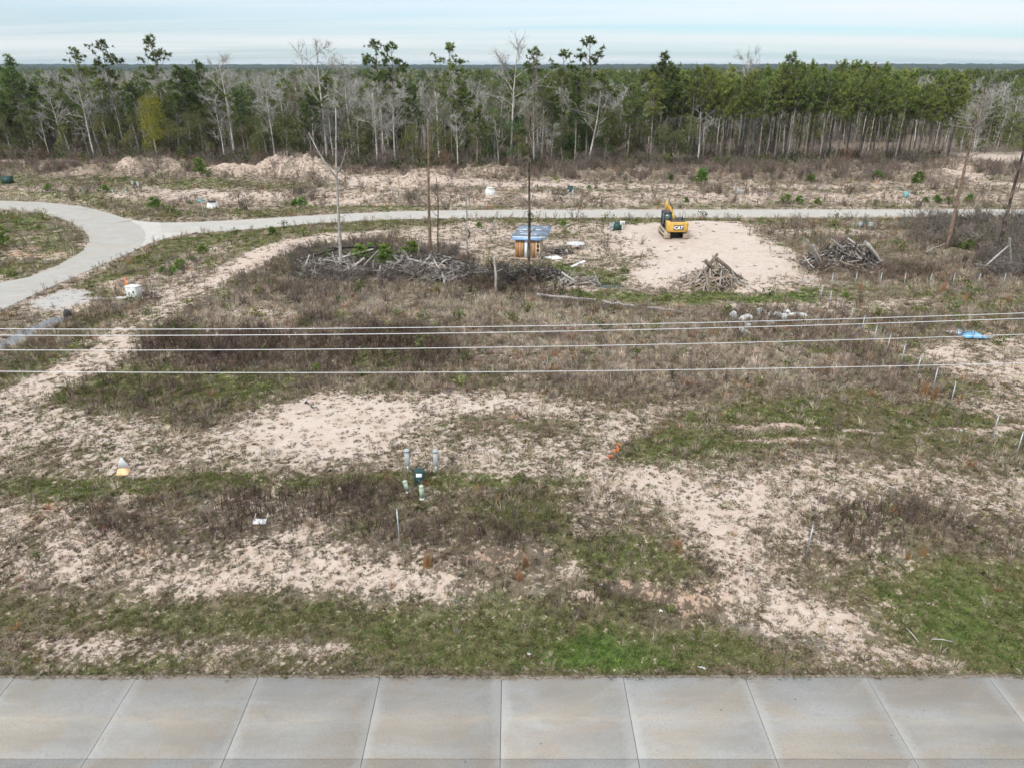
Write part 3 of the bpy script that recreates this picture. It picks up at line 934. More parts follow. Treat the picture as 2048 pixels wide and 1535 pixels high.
for k, (pa, pb_) in enumerate((((92, 428), (178, 419)), ((168, 456), (262, 443)))):
    (ax, ay), (bx, by) = flat(*pa), flat(*pb_)
    nn = np.array([-(by - ay), bx - ax])
    nn = nn / np.linalg.norm(nn) * .28
    mb = MB()
    mb.prism([(ax - nn[0], ay - nn[1]), (bx - nn[0], by - nn[1]), (bx + nn[0], by + nn[1]), (ax + nn[0], ay + nn[1])], .09, .104)
    part('sealed_joint', mb, M_CONC3, street)

# water standing in the ditch
def water_mat():
    m = bpy.data.materials.new('ditch_water')
    m.use_nodes = True
    t = NT(m.node_tree)
    nz = t.noise(2.2, 3, .5, t.n('ShaderNodeNewGeometry').outputs['Position'])
    b = t.n('ShaderNodeBump', {'Height': nz, 'Strength': .04, 'Distance': .05})
    p = t.n('ShaderNodeBsdfPrincipled', {'Base Color': (.06, .065, .065, 1), 'Roughness': .05, 'Specular IOR Level': 1.0, 'Normal': b.outputs[0]})
    t.n('ShaderNodeOutputMaterial', {'Surface': p.outputs[0]})
    return m


M_WATER = water_mat()
def strip(name, pts, half, z, m):
    pts = np.array(pts)
    d = np.gradient(pts, axis=0)
    nrm = np.stack([-d[:, 1], d[:, 0]], 1) / np.linalg.norm(d, axis=1)[:, None]
    L, Rr = pts + nrm * half, pts - nrm * half
    mb = MB()
    v = [(*p, z) for p in L] + [(*p, z) for p in Rr]
    n = len(pts)
    mb.quads(v, [(i + n, i + n + 1, i + 1, i) for i in range(n - 1)])
    return part(name, mb, m)


kind(strip('water', world_poly([(-200, 742), (-60, 705), (0, 688), (60, 655), (124, 629)]), 0.95, -.30, M_WATER), 'structure', 'still rainwater lying in the roadside ditch')
mb = MB()
px0, py0, pz0 = G(1233, 573)
mb.prism([(px0 + 1.9 * math.cos(a) * (1 + .25 * math.sin(3 * a)), py0 + 1.1 * math.sin(a)) for a in np.linspace(0, 2 * math.pi, 14)[:-1]], -.3, pz0 + .035)
kind(part('puddle_water', mb, M_WATER), 'structure', 'small muddy puddle below the sandy pad')

# ------------------------------------------------------------------ plants: prototypes
def perp(d, rng):
    r = rng.normal(size=3)
    r -= d * (r @ d)
    return r / (np.linalg.norm(r) + 1e-9)


def ribbons(mb, base, dirs, length, width, shade, rng, droop=0.0):
    """many thin pointed blades at once"""
    n = len(base)
    side = np.cross(dirs, rng.normal(size=(n, 3)))
    side /= np.linalg.norm(side, axis=1)[:, None] + 1e-9
    tip = base + dirs * length[:, None]
    tip[:, 2] -= droop * length
    w = side * (width / 2)[:, None]
    V = np.stack([base - w, base + w, tip], 1).reshape(-1, 3)
    F = np.arange(3 * n).reshape(-1, 3)
    mb.add(V, F, np.repeat(shade, 3))


def leaves(mb, c, size, shade, rng, flat_k=1.0):
    """small two-triangle leaves at centres c"""
    n = len(c)
    u = rng.normal(size=(n, 3))
    u /= np.linalg.norm(u, axis=1)[:, None]
    v = np.cross(u, rng.normal(size=(n, 3)))
    v /= np.linalg.norm(v, axis=1)[:, None] + 1e-9
    a, b = u * size[:, None] * .5, v * size[:, None] * .32
    V = np.stack([c - a, c + b, c + a, c - b], 1).reshape(-1, 3)
    i = np.arange(n)[:, None] * 4
    F = np.concatenate([i + [0, 1, 2], i + [0, 2, 3]])
    mb.add(V, F, np.repeat(shade, 4))


def crooked(p0, d, length, n, wob, rng, up=0.0):
    pts = [np.array(p0, float)]
    d = np.array(d, float)
    for _ in range(n):
        d = d + rng.normal(size=3) * wob + np.array([0, 0, up])
        d /= np.linalg.norm(d)
        pts.append(pts[-1] + d * length / n)
    return np.array(pts)


def trunk_path(h, lean, rng, n=9):
    t = np.linspace(0, 1, n)
    ph = rng.uniform(0, 6.3, 2)
    x = lean[0] * t * h + .012 * h * np.sin(t * 5 + ph[0]) * t
    y = lean[1] * t * h + .012 * h * np.sin(t * 4 + ph[1]) * t
    return np.stack([x, y, t * h - .3 * (1 - t)], 1)


def at_path(path, t):
    k = t * (len(path) - 1)
    i = min(int(k), len(path) - 2)
    f = k - i
    return path[i] * (1 - f) + path[i + 1] * f


def bare_tree(seed, h=17.0, dens=1.0, low=.35, spread=.26, fine=True, buds=0.0):
    """leafless hardwood: trunk mesh, crown of limbs and twigs"""
    rng = np.random.default_rng(seed)
    tr, cr = MB(), MB()
    p = trunk_path(h * .96, rng.normal(size=2) * .03, rng)
    r0 = .011 * h
    tr.tube(p, r0 * (1 - .9 * np.linspace(0, 1, len(p))) + .02, 6)
    B, D, L, W = [], [], [], []
    nl = int(13 * dens)
    for i in range(nl):
        t = low + (1 - low) * ((i + rng.uniform()) / nl) ** .9
        b = at_path(p, min(t, .97))
        az = i * 2.4 + rng.uniform(-.6, .6)
        el = rng.uniform(.45, 1.1)
        d = np.array([math.cos(az) * math.cos(el), math.sin(az) * math.cos(el), math.sin(el)])
        ll = h * spread * (1.25 - .75 * (t - low) / (1 - low)) * rng.uniform(.7, 1.25)
        lp = crooked(b, d, ll, 4, .22, rng, .06)
        tr.tube(lp, r0 * (.42 - .25 * t) * np.array([1, .8, .6, .42, .22]) + .012, 4)
        for j in range(int(6 if fine else 4)):
            tt = rng.uniform(.25, 1.0)
            b2 = at_path(lp, tt)
            d2 = (lp[-1] - lp[0]) / ll + rng.normal(size=3) * .65 + np.array([0, 0, .25])
            d2 /= np.linalg.norm(d2)
            l2 = ll * rng.uniform(.25, .55)
            sp = crooked(b2, d2, l2, 2, .2, rng, .05)
            cr.tube(sp, [.035, .026, .014], 3, cap=False, shade=.3)
            m = int((13 if fine else 6))
            tt = rng.uniform(.15, 1.0, m)
            bb = sp[0] * (1 - tt[:, None]) + sp[-1] * tt[:, None]
            dd = d2[None] * .8 + rng.normal(size=(m, 3)) * .6 + np.array([0, 0, .2])
            dd /= np.linalg.norm(dd, axis=1)[:, None]
            B.append(bb); D.append(dd); L.append(rng.uniform(.5, 1.5, m) * h / 17)
            W.append(np.full(m, .035 if fine else .07))
    B, D, L, W = map(np.concatenate, (B, D, L, W))
    ribbons(cr, B, D, L, W, rng.uniform(0, 1, len(B)), rng)
    if fine:
        B2 = B + D * (L * .55)[:, None]
        D2 = D + rng.normal(size=D.shape) * .7
        D2 /= np.linalg.norm(D2, axis=1)[:, None]
        ribbons(cr, B2, D2, L * .6, W * .9, rng.uniform(0, 1, len(B)), rng)
    if buds:
        n = int(len(B) * buds)
        k = rng.integers(0, len(B), n)
        c = B[k] + D[k] * (L[k] * rng.uniform(.4, 1.1, n))[:, None] + rng.normal(size=(n, 3)) * .1
        leaves(cr, c, rng.uniform(.14, .30, n), rng.uniform(0, 1, n), rng)
    return tr, cr


def pine_tree(seed, h=20.0, crown=.42, width=.16, sparse=1.0, blades=15, clump=.62, whorls=12, taper=1.0, ends=.35, zj=.22):
    rng = np.random.default_rng(seed)
    tr, cr = MB(), MB()
    p = trunk_path(h * .985, rng.normal(size=2) * .02, rng, 8)
    r0 = .0095 * h
    tr.tube(p, r0 * (1 - .86 * np.linspace(0, 1, len(p))) + .015, 6)
    C, S = [], []
    z0 = 1 - crown
    for i in range(whorls):
        t = z0 + crown * ((i + rng.uniform(0, .8)) / whorls)
        rel = (t - z0) / crown
        reach = h * width * (math.sin(math.pi * min(1, .22 + rel * .80 * taper)) ** .8) * rng.uniform(.65, 1.2) + .3
        k = max(2, int(rng.integers(3, 6) * sparse + .5))
        for j in range(k):
            az = rng.uniform(0, 6.283)
            el = rng.uniform(-.05, .55) + rel * .35
            b = at_path(p, min(t + rng.uniform(-.02, .02), .985))
            d = np.array([math.cos(az) * math.cos(el), math.sin(az) * math.cos(el), math.sin(el)])
            ll = reach * rng.uniform(.65, 1.15)
            lp = crooked(b, d, ll, 3, .14, rng, .10)
            tr.tube(lp, np.array([.05, .04, .03, .012]) * h / 20, 3, cap=False)
            for q in range(max(2, int(ll * 1.7))):
                tt = rng.uniform(ends, 1.05)
                C.append(at_path(lp, min(tt, 1)) + rng.normal(size=3) * np.array([.38, .38, zj]) * clump * 1.5)
                S.append(rng.uniform(.1, 1))
    for _ in range(5):
        C.append(p[-1] + rng.normal(size=3) * .4)
        S.append(.8)
    # a few dead stubs below the crown
    for _ in range(7):
        t = rng.uniform(.35, z0)
        az = rng.uniform(0, 6.283)
        b = at_path(p, t)
        lp = crooked(b, (math.cos(az), math.sin(az), rng.uniform(-.2, .3)), rng.uniform(.6, 1.8), 2, .2, rng)
        tr.tube(lp, [.03, .02, .01], 3, cap=False)
    C, S = np.array(C), np.array(S)
    n = len(C)
    base = np.repeat(C, blades, 0)
    D = rng.normal(size=(n * blades, 3)) + np.array([0, 0, .35])
    D /= np.linalg.norm(D, axis=1)[:, None]
    sc_ = np.repeat(rng.uniform(.7, 1.3, n), blades)
    ribbons(cr, base - D * .06, D, clump * sc_ * rng.uniform(.7, 1.2, n * blades), clump * .30 * sc_, np.clip(np.repeat(S, blades) + rng.normal(size=n * blades) * .18, 0, 1), rng)
    return tr, cr


def leafy_tree(seed, h=11.0, width=.30, low=.15, n=2600, leaf=.30, lobes=11, twiggy=True):
    rng = np.random.default_rng(seed)
    tr, cr = MB(), MB()
    p = trunk_path(h * .85, rng.normal(size=2) * .04, rng, 7)
    tr.tube(p, .011 * h * (1 - .85 * np.linspace(0, 1, len(p))) + .02, 5)
    Cs, Ss = [], []
    for i in range(lobes):
        t = low + (1 - low) * (i + rng.uniform()) / lobes
        az = rng.uniform(0, 6.283)
        env = math.sin(math.pi * min(.95, .25 + .7 * (t - low) / (1 - low)))
        c = np.array([math.cos(az), math.sin(az), 0]) * h * width * env * rng.uniform(.2, .8) + np.array([0, 0, t * h * .95])
        tr.tube(np.array([at_path(p, min(t * .8, .95)), c * .6 + at_path(p, min(t, .97)) * .4, c]), [.06, .04, .02], 3, cap=False)
        m = n // lobes
        d = rng.normal(size=(m, 3))
        d /= np.linalg.norm(d, axis=1)[:, None]
        rad = h * width * .55 * rng.uniform(.6, 1.15)
        Cs.append(c + d * (rad * rng.uniform(.15, 1, m) ** .5)[:, None] * np.array([1, 1, .75]))
        Ss.append(np.clip(rng.uniform(.1, .9) + rng.normal(size=m) * .2, 0, 1))
    C, S = np.concatenate(Cs), np.concatenate(Ss)
    leaves(cr, C, leaf * rng.uniform(.6, 1.35, len(C)), S, rng)
    return tr, cr


def sapling(seed, h=1.8):
    rng = np.random.default_rng(seed)
    tr, cr = MB(), MB()
    tr.tube([(0, 0, -.1), (.02, 0, h * .5), (0, .02, h * .97)], [.035, .025, .008], 5)
    B, D = [], []
    for i in range(9):
        z = h * (.10 + .85 * i / 9)
        k = 6 if i < 6 else 4
        reach = h * .34 * (1 - .85 * i / 9) * rng.uniform(.75, 1.2)
        for j in range(k):
            az = rng.uniform(0, 6.283)
            d = np.array([math.cos(az), math.sin(az), .45])
            for q in range(3):
                c = np.array([0, 0, z]) + d * reach * (.45 + .28 * q)
                m = 6
                dd = d[None] * .8 + rng.normal(size=(m, 3)) * .55 + np.array([0, 0, .4])
                dd /= np.linalg.norm(dd, axis=1)[:, None]
                B.append(np.repeat(c[None], m, 0)); D.append(dd)
    B, D = np.concatenate(B), np.concatenate(D)
    ribbons(cr, B, D, rng.uniform(.18, .38, len(B)) * h / 1.8, np.full(len(B), .09 * h / 1.8), rng.uniform(0, 1, len(B)), rng)
    return tr, cr


def joined(pair, m1, m2, name):
    a, b = pair
    mb = MB()
    mb.V, mb.S = a.V + b.V, a.S + b.S
    mb.F = a.F + [f + a.n for f in b.F]
    mb.n = a.n + b.n
    na = sum(len(f) for f in a.F)
    nb = sum(len(f) for f in b.F)
    return mb.mesh(name, [m1, m2], False, [0] * na + [1] * nb)


# ------------------------------------------------------------------ scattering (what nobody could count)
def scatter(name, label, meshes, pts, vid, rot, scl, tint=None):
    """geometry-node instances of the meshes on points"""
    hold = bpy.data.collections.new(name + '_kinds')
    for i, me in enumerate(meshes):
        hold.objects.link(bpy.data.objects.new('%s_kind_%02d' % (name, i), me))
    me = bpy.data.meshes.new(name)
    n = len(pts)
    me.vertices.add(n)
    me.vertices.foreach_set('co', np.asarray(pts, float).ravel())
    me.attributes.new('vid', 'INT', 'POINT').data.foreach_set('value', np.asarray(vid, np.int32))
    me.attributes.new('rot', 'FLOAT_VECTOR', 'POINT').data.foreach_set('vector', np.asarray(rot, np.float32).ravel())
    me.attributes.new('scl', 'FLOAT_VECTOR', 'POINT').data.foreach_set('vector', np.asarray(scl, np.float32).ravel())
    if tint is not None:
        t4 = np.concatenate([tint, np.ones((n, 1))], 1).astype(np.float32)
        me.attributes.new('tint', 'FLOAT_COLOR', 'POINT').data.foreach_set('color', t4.ravel())
    o = link(name, me)
    ng = bpy.data.node_groups.new(name, 'GeometryNodeTree')
    ng.interface.new_socket('Geometry', in_out='INPUT', socket_type='NodeSocketGeometry')
    ng.interface.new_socket('Geometry', in_out='OUTPUT', socket_type='NodeSocketGeometry')
    gi, go = ng.nodes.new('NodeGroupInput'), ng.nodes.new('NodeGroupOutput')
    ci = ng.nodes.new('GeometryNodeCollectionInfo')
    ci.inputs[0].default_value = hold
    ci.inputs[1].default_value = True
    ci.inputs[2].default_value = True
    ip = ng.nodes.new('GeometryNodeInstanceOnPoints')
    def na(attr, typ):
        nd = ng.nodes.new('GeometryNodeInputNamedAttribute')
        nd.data_type = typ
        nd.inputs['Name'].default_value = attr
        return nd.outputs['Attribute']
    e2r = ng.nodes.new('FunctionNodeEulerToRotation')
    L = ng.links.new
    L(gi.outputs[0], ip.inputs['Points'])
    L(ci.outputs[0], ip.inputs['Instance'])
    ip.inputs['Pick Instance'].default_value = True
    L(na('vid', 'INT'), ip.inputs['Instance Index'])
    L(na('rot', 'FLOAT_VECTOR'), e2r.inputs[0])
    L(e2r.outputs[0], ip.inputs['Rotation'])
    L(na('scl', 'FLOAT_VECTOR'), ip.inputs['Scale'])
    L(ip.outputs[0], go.inputs[0])
    md = o.modifiers.new('scatter', 'NODES')
    md.node_group = ng
    return kind(o, 'stuff', label)


# tufts and weeds -----------------------------------------------------
def tuft(seed, n, h, spread, width, curl, lean0=.15):
    rng = np.random.default_rng(seed)
    mb = MB()
    az = rng.uniform(0, 6.283, n)
    r = spread * .35 * np.sqrt(rng.uniform(0, 1, n))
    base = np.stack([r * np.cos(az), r * np.sin(az), np.full(n, -.03)], 1)
    out = rng.uniform(lean0, lean0 + curl, n)
    D = np.stack([np.cos(az) * out, np.sin(az) * out, np.ones(n)], 1)
    D /= np.linalg.norm(D, axis=1)[:, None]
    L = h * rng.uniform(.55, 1.1, n)
    mid = base + D * (L * .6)[:, None]
    side = np.cross(D, rng.normal(size=(n, 3)))
    side /= np.linalg.norm(side, axis=1)[:, None]
    w = side * (width * rng.uniform(.6, 1.2, n) / 2)[:, None]
    tip = base + D * L[:, None] + np.stack([np.cos(az), np.sin(az), -np.ones(n) * .3], 1) * (L * curl * .4)[:, None]
    V = np.stack([base - w, base + w, mid + w * .8, mid - w * .8, tip], 1).reshape(-1, 3)
    i = np.arange(n)[:, None] * 5
    F = np.concatenate([i + [0, 1, 2], i + [0, 2, 3], i + [3, 2, 4]])
    mb.add(V, F, np.repeat(rng.uniform(0, 1, n), 5))
    return mb.mesh('tuft', M_TUFT)


def stalk_weed(seed, h=1.0):
    """dry upright weed with a few branching stems and seed heads"""
    rng = np.random.default_rng(seed)
    mb = MB()
    for _ in range(rng.integers(3, 6)):
        b = np.array([*rng.normal(size=2) * .10, -.04])
        d = np.array([*rng.normal(size=2) * .12, 1.0])
        p = crooked(b, d / np.linalg.norm(d), h * rng.uniform(.7, 1.1), 3, .07, rng)
        mb.tube(p, [.011, .010, .008, .004], 3, cap=False, shade=rng.uniform(0, .5))
        m = 9
        tt = rng.uniform(.35, 1, m)
        bb = np.array([at_path(p, t) for t in tt])
        dd = rng.normal(size=(m, 3)) * .55 + np.array([0, 0, .8])
        dd /= np.linalg.norm(dd, axis=1)[:, None]
        ribbons(mb, bb, dd, rng.uniform(.08, .26, m) * h, np.full(m, .028), rng.uniform(0, 1, m), rng)
    return mb.mesh('stalk', M_TUFT)


def sprig(seed):
    """low dead rosette hugging the sand"""
    rng = np.random.default_rng(seed)
    mb = MB()
    n = 22
    az = rng.uniform(0, 6.283, n)
    D = np.stack([np.cos(az), np.sin(az), rng.uniform(.05, .8, n)], 1)
    D /= np.linalg.norm(D, axis=1)[:, None]
    base = np.stack([rng.normal(size=n) * .07, rng.normal(size=n) * .07, np.full(n, .0)], 1)
    ribbons(mb, base, D, rng.uniform(.10, .32, n), rng.uniform(.02, .045, n), rng.uniform(0, 1, n), rng, .1)
    return mb.mesh('sprig', M_TUFT)


def leafy_clump(seed):
    rng = np.random.default_rng(seed)
    mb = MB()
    n = 60
    c = rng.normal(size=(n, 3)) * np.array([.28, .28, .2]) + np.array([0, 0, .35])
    leaves(mb, c, rng.uniform(.10, .22, n), rng.uniform(0, 1, n), rng)
    for _ in range(6):
        p = crooked((0, 0, 0), (rng.normal() * .4, rng.normal() * .4, 1), .55, 2, .2, rng)
        mb.tube(p, [.014, .01, .005], 3, cap=False, shade=.1)
    return mb.mesh('leafy', M_TUFT)


def twig_bush(seed):
    rng = np.random.default_rng(seed)
    mb = MB()
    for _ in range(9):
        d = np.array([*rng.normal(size=2) * .45, 1.0])
        p = crooked((*rng.normal(size=2) * .1, -.05), d / np.linalg.norm(d), rng.uniform(.8, 1.5), 3, .18, rng)
        mb.tube(p, [.018, .014, .01, .005], 3, cap=False, shade=.2)
        m = 14
        tt = rng.uniform(.25, 1, m)
        bb = np.array([at_path(p, t) for t in tt])
        dd = rng.normal(size=(m, 3)) * .6 + np.array([0, 0, .6])
        dd /= np.linalg.norm(dd, axis=1)[:, None]
        ribbons(mb, bb, dd, rng.uniform(.15, .5, m), np.full(m, .022), rng.uniform(0, 1, m), rng)
    return mb.mesh('twigs', M_TUFT)


def on_road(x, y):
    m = (y < NEAR_Y - .02) | (poly_sd(x, y, WROAD) > -.1)
    return m


def build_scatter():
    rng = np.random.default_rng(12)
    zones = [(20.05, 30, 85), (30, 46, 56), (46, 62, 20), (62, 82, 11), (82, 112, 7.0), (112, 166, 4.0)]
    X, Y = [], []
    for y0, y1, dn in zones:
        hw0, hw1 = .80 * y0 + 7, .80 * y1 + 7
        n = int(dn * (hw0 + hw1) * (y1 - y0))
        y = rng.uniform(y0, y1, n)
        hw = .80 * y + 7
        k = rng.uniform(0, 1, n) < hw / hw1
        y, hw = y[k], hw[k]
        X.append(rng.uniform(-1, 1, len(y)) * hw)
        Y.append(y)
    x, y = np.concatenate(X), np.concatenate(Y)
    keep = ~on_road(x, y)
    x, y = x[keep], y[keep]
    F = cover(x, y)
    z = height(x, y)
    keep = z > -.40
    x, y, z = x[keep], y[keep], z[keep]
    F = {k: v[keep] for k, v in F.items()}
    n = len(x)
    u = rng.uniform(0, 1, n)
    cl = fbm(x, y, .9, 201, 3)            # clumping
    cl2 = fbm(x, y, .30, 211, 3)
    far = np.clip((y - 40) / 90, 0, 1)
    # tall weeds
    pw = F['w'] * np.clip(.35 + 1.5 * (cl2 - .3), .1, 1) * (1 - .8 * F['s'] ** 2)
    tall = u < pw * np.where(y < 46, .36, .70)
    u2 = rng.uniform(0, 1, n)
    isstalk = tall & (u2 < .30 + .55 * F['d'])
    isdry = tall & ~isstalk
    # grass
    rest = ~tall
    u3 = rng.uniform(0, 1, n)
    pg = F['o'] * np.clip(1.15 - F['s'], 0, 1)
    grass = rest & (u3 < pg * .85)
    rest2 = rest & ~grass
    ps = np.clip(3.0 * (cl - .36), 0, 1) * np.clip(F['o'] * 1.1, 0.04, 1) * np.clip(1.35 - F['s'] * .75, .25, 1)
    spr = rest2 & (rng.uniform(0, 1, n) < ps * .85)
    P = np.stack([x, y, z], 1)

    def go(name, label, mask, meshes, s0, s1, tintf, vert=1.0, tilt=.12):
        m = np.where(mask)[0]
        k = len(m)
        s = rng.uniform(s0, s1, k) * (1 + .55 * far[m]) * np.where(y[m] < 46, .82, 1.0) * np.where((y[m] < 30) & (s0 > .4), .72, 1.0)
        scl = np.stack([s, s, s * vert * rng.uniform(.8, 1.2, k)], 1)
        if name == 'dead_weeds':
            scl = scl * (.85 + .55 * sstep(.6, 1.0, F['d'][m]))[:, None]
        rot = np.stack([rng.normal(size=k) * tilt, rng.normal(size=k) * tilt, rng.uniform(0, 6.283, k)], 1)
        scatter(name, label, meshes, P[m], rng.integers(0, len(meshes), k), rot, scl, tintf(m))

    def blend(a, b, t):
        return np.array(a)[None] * (1 - t[:, None]) + np.array(b)[None] * t[:, None]

    def jit(c, a=.22):
        k = len(c)
        return np.clip(c * (1 + rng.normal(size=(k, 1)) * a) * (1 + rng.normal(size=(k, 3)) * .05), .01, 1)

    def t_stalk(m):
        c = blend((.44, .365, .295), (.205, .148, .122), F['d'][m])
        g = rng.uniform(0, 1, len(m)) < .25 * F['g'][m]
        c[g] = (.15, .17, .07)
        return jit(c)

    def t_dry(m):
        c = blend((.60, .515, .41), (.43, .345, .27), np.clip(F['d'][m] * .9 + rng.normal(size=len(m)) * .15, 0, 1))
        rust = rng.uniform(0, 1, len(m)) < .05
        c[rust] = (.42, .22, .10)
        return jit(c)

    def t_grass(m):
        g = np.clip(F['g'][m] + rng.normal(size=len(m)) * .16, 0, 1)
        c = blend((.35, .28, .195), (.235, .235, .095), np.clip(g / .4, 0, 1))
        c = c * (1 - sstep(.45, .9, g)[:, None]) + np.array((.15, .255, .06))[None] * sstep(.45, .9, g)[:, None]
        lucky = (rng.uniform(0, 1, len(m)) < .15 * np.clip(F['g'][m] * 2.5, 0, 1))
        c[lucky] = (.155, .235, .07)
        return jit(c, .34)

    def t_spr(m):
        c = blend((.235, .175, .13), (.13, .10, .078), F['d'][m])
        g = rng.uniform(0, 1, len(m)) < .20 + .5 * F['g'][m]
        c[g] = (.16, .155, .07)
        return jit(c)

    go('dead_weeds', 'dark dry weed stalks standing all over the lot', isstalk, [stalk_weed(i) for i in range(6)], .45, .95, t_stalk)
    go('dry_grass', 'tan dry grass tufts among the weeds', isdry, [tuft(20 + i, 30, .58, .45, .021, .5) for i in range(5)], .6, 1.25, t_dry)
    go('short_grass', 'short olive and green grass of the verges', grass, [tuft(40 + i, 26, .20, .42, .022, .9, .15) for i in range(5)], .7, 1.35, t_grass)
    go('ground_sprigs', 'low dead sprigs speckling the bare sand', spr, [sprig(60 + i) for i in range(5)], .35, 1.05, t_spr)
    # twiggy brush in the thick weeds and beyond the street
    pb = (F['w'] ** 2) * np.where(y > 112, .16, np.where(y > 62, .035, .006)) * (cl2 > .45)
    br = rng.uniform(0, 1, n) < pb
    go('brush_undergrowth', 'grey leafless brush growing among the weeds', br, [twig_bush(80 + i) for i in range(4)], .6, 1.15,
       lambda m: jit(blend((.34, .28, .245), (.20, .15, .125), rng.uniform(0, 1, len(m)))), 1.0, .1)
    lb = rng.uniform(0, 1, n) < np.where(y > 46, .010, .0015) * (F['w'] + .3) * (F['g'] + .25) * (1 - F['s'])
    go('leafy_undergrowth', 'small green leafy clumps scattered in the weeds', lb, [leafy_clump(90 + i) for i in range(4)], .6, 1.3,
       lambda m: jit(blend((.11, .17, .05), (.22, .24, .08), rng.uniform(0, 1, len(m)))), 1.0, .1)


build_scatter()


def edge_tufts():
    rng = np.random.default_rng(31)
    n = 900
    x = rng.uniform(-24, 24, n)
    y = NEAR_Y + rng.uniform(-.06, .22, n)
    k = fbm(x, x * 0, .6, 15, 3) + rng.uniform(-.2, .2, n) > .45
    x, y = x[k], y[k]
    n = len(x)
    c = np.where(rng.uniform(0, 1, (n, 1)) < .35, np.array((.19, .20, .085))[None], np.array((.29, .235, .17))[None]) * rng.uniform(.6, 1.2, (n, 1))
    s_ = rng.uniform(.4, 1.1, n)
    scatter('edge_grass', 'straggling tufts leaning over the edge of the concrete road', [tuft(240 + i, 20, .20, .40, .02, 1.1, .3) for i in range(3)] + [sprig(250 + i) for i in range(3)],
            np.stack([x, y, np.full(n, -.03)], 1), rng.integers(0, 6, n), np.stack([rng.normal(size=n) * .15 + .25, rng.normal(size=n) * .15, rng.uniform(0, 6.283, n)], 1), np.stack([s_, s_, s_], 1), c)


edge_tufts()

# ------------------------------------------------------------------ the wood behind the street
def protos(fn, seeds, mt, mc, tname='trunk', cname='crown', **kw):
    out = []
    for s in seeds:
        t, c = fn(s, **kw)
        out.append((t.mesh(tname, mt), c.mesh(cname, mc)))
    return out


KINDS = {
    'bare': protos(bare_tree, range(1, 8), M_TRUNKGREY, M_TWIG, h=17.0, dens=.8),
    'bud': protos(bare_tree, range(11, 15), M_TRUNKGREY, M_BUDS, h=15.0, buds=.55, dens=1.1),
    'pine': protos(pine_tree, range(21, 27), M_TRUNKPINE, M_PINE, h=20.0, crown=.50, width=.16, sparse=1.1, clump=.72, blades=16),
    'stand': protos(pine_tree, range(31, 38), M_TRUNKPINE, M_PINE2, h=20.0, crown=.43, width=.135, sparse=1.25, whorls=12, blades=14, clump=.62),
    'tall': protos(pine_tree, range(41, 46), M_TRUNKPINE, M_PINE, h=25.0, crown=.44, width=.18, sparse=.85, whorls=8, clump=.72, blades=17, ends=.55, zj=.12),
    'olive': protos(leafy_tree, range(51, 55), M_TRUNKGREY, M_OLIVE, h=11.0),
    'cedar': protos(leafy_tree, range(61, 64), M_TRUNKGREY, M_CEDAR, h=10.0, width=.24, n=2800, low=.08),
}
HREF = dict(bare=17.0, bud=15.0, pine=20.0, stand=20.0, tall=25.0, olive=11.0, cedar=10.0)
NAME = dict(bare='bare_tree', bud='bare_tree', pine='pine_tree', stand='pine_tree', tall='pine_tree', olive='broadleaf_tree', cedar='cedar_tree', yellow='broadleaf_tree')
DESC = dict(bare='bare grey tree', bud='tan-budded bare tree', pine='dark green pine', olive='olive-leaved tree', cedar='dense green cedar')
ZONES = [(-400, 200, 'behind the small heaps, far left'), (200, 420, 'round the yellow-green tree'), (420, 700, 'behind the big dirt mound'),
         (700, 1000, 'between big mound and shed'), (1000, 1220, 'straight behind the shed'), (1220, 1410, 'straight behind the excavator'), (1410, 2600, 'past the pine stand, far right')]
TREES = []                                          # (px, kind, root)
trng = random.Random(77)


def plant(k, x, y, h, wide=1.0, label=None, group=None, pair=None, lean=(0, 0)):
    pr = pair or trng.choice(KINDS[k])
    root = link(NAME[k], None, None, (x, y, hz(x, y)), (lean[0], lean[1], trng.uniform(0, 6.28)))
    root['category'] = 'tree'
    s = h / HREF.get(k, h)
    root.scale = (s * wide, s * wide, s)
    link('trunk', pr[0], root)
    link('crown', pr[1], root)
    px = 1024 + FPX * x / (y * math.cos(PITCH) + CAM_H * math.sin(PITCH))
    TREES.append((px, k, root, label))
    root['group'] = group or 'trees of the wood behind the street'
    if label:
        root['label'] = label
    return root


def base_y(px):
    return float(np.interp(px, [-200, 100, 400, 700, 1000, 1200, 1400, 1700, 1900, 2100], [176, 176, 170, 160, 157, 160, 163, 164, 166, 168]))


def plant_px(k, px_top, py_top, dy=0.0, **kw):
    """a tree whose tip shows at this point of the photograph"""
    y = base_y(px_top) + dy
    u = (px_top - 1024) / FPX
    z = up_to(0, y, py_top)
    depth = y * math.cos(PITCH) + (CAM_H - z) * math.sin(PITCH)
    x = u * depth
    return plant(k, x, y, z - hz(x, y), **kw)


TALL = [(150, 97, 'wind-shaped tall pine with flat dark crown, leftmost of the tall trio'), (205, 81, 'middle of the three tall ragged pines above the far horizon on the left'),
        (300, 72, 'tall open-crowned pine standing above the yellow-green tree'), (385, 124, 'dark pine with tufted top just right of the tall open-crowned pine'),
        (750, 80, 'thin tall pine with one tuft beside a wider pine top'), (782, 83, 'tall pine with wide thin top between the mound and the shed'),
        (896, 84, 'thin pine rising alone above the bare trees left of the shed'), (1075, 96, 'flat-topped pine above the brown bare crowns behind the shed'),
        (1126, 98, 'ragged pine just left of the tallest pine'), (1183, 71, 'tallest layered pine standing out against the sky'),
        (1333, 110, 'broad round-headed pine straight above the excavator'), (1596, 108, 'round pine top rising above the middle of the pine stand'),
        (12, 116, 'dark pine cut off by the left edge of the picture')]
for px, py, lab in TALL:
    plant_px('tall' if px not in (1333, 1596, 12, 385) else 'pine', px, py, dy=trng.uniform(2, 8), wide=1.0 if px != 1333 else 1.25, label=lab, group='tall pines above the wood')
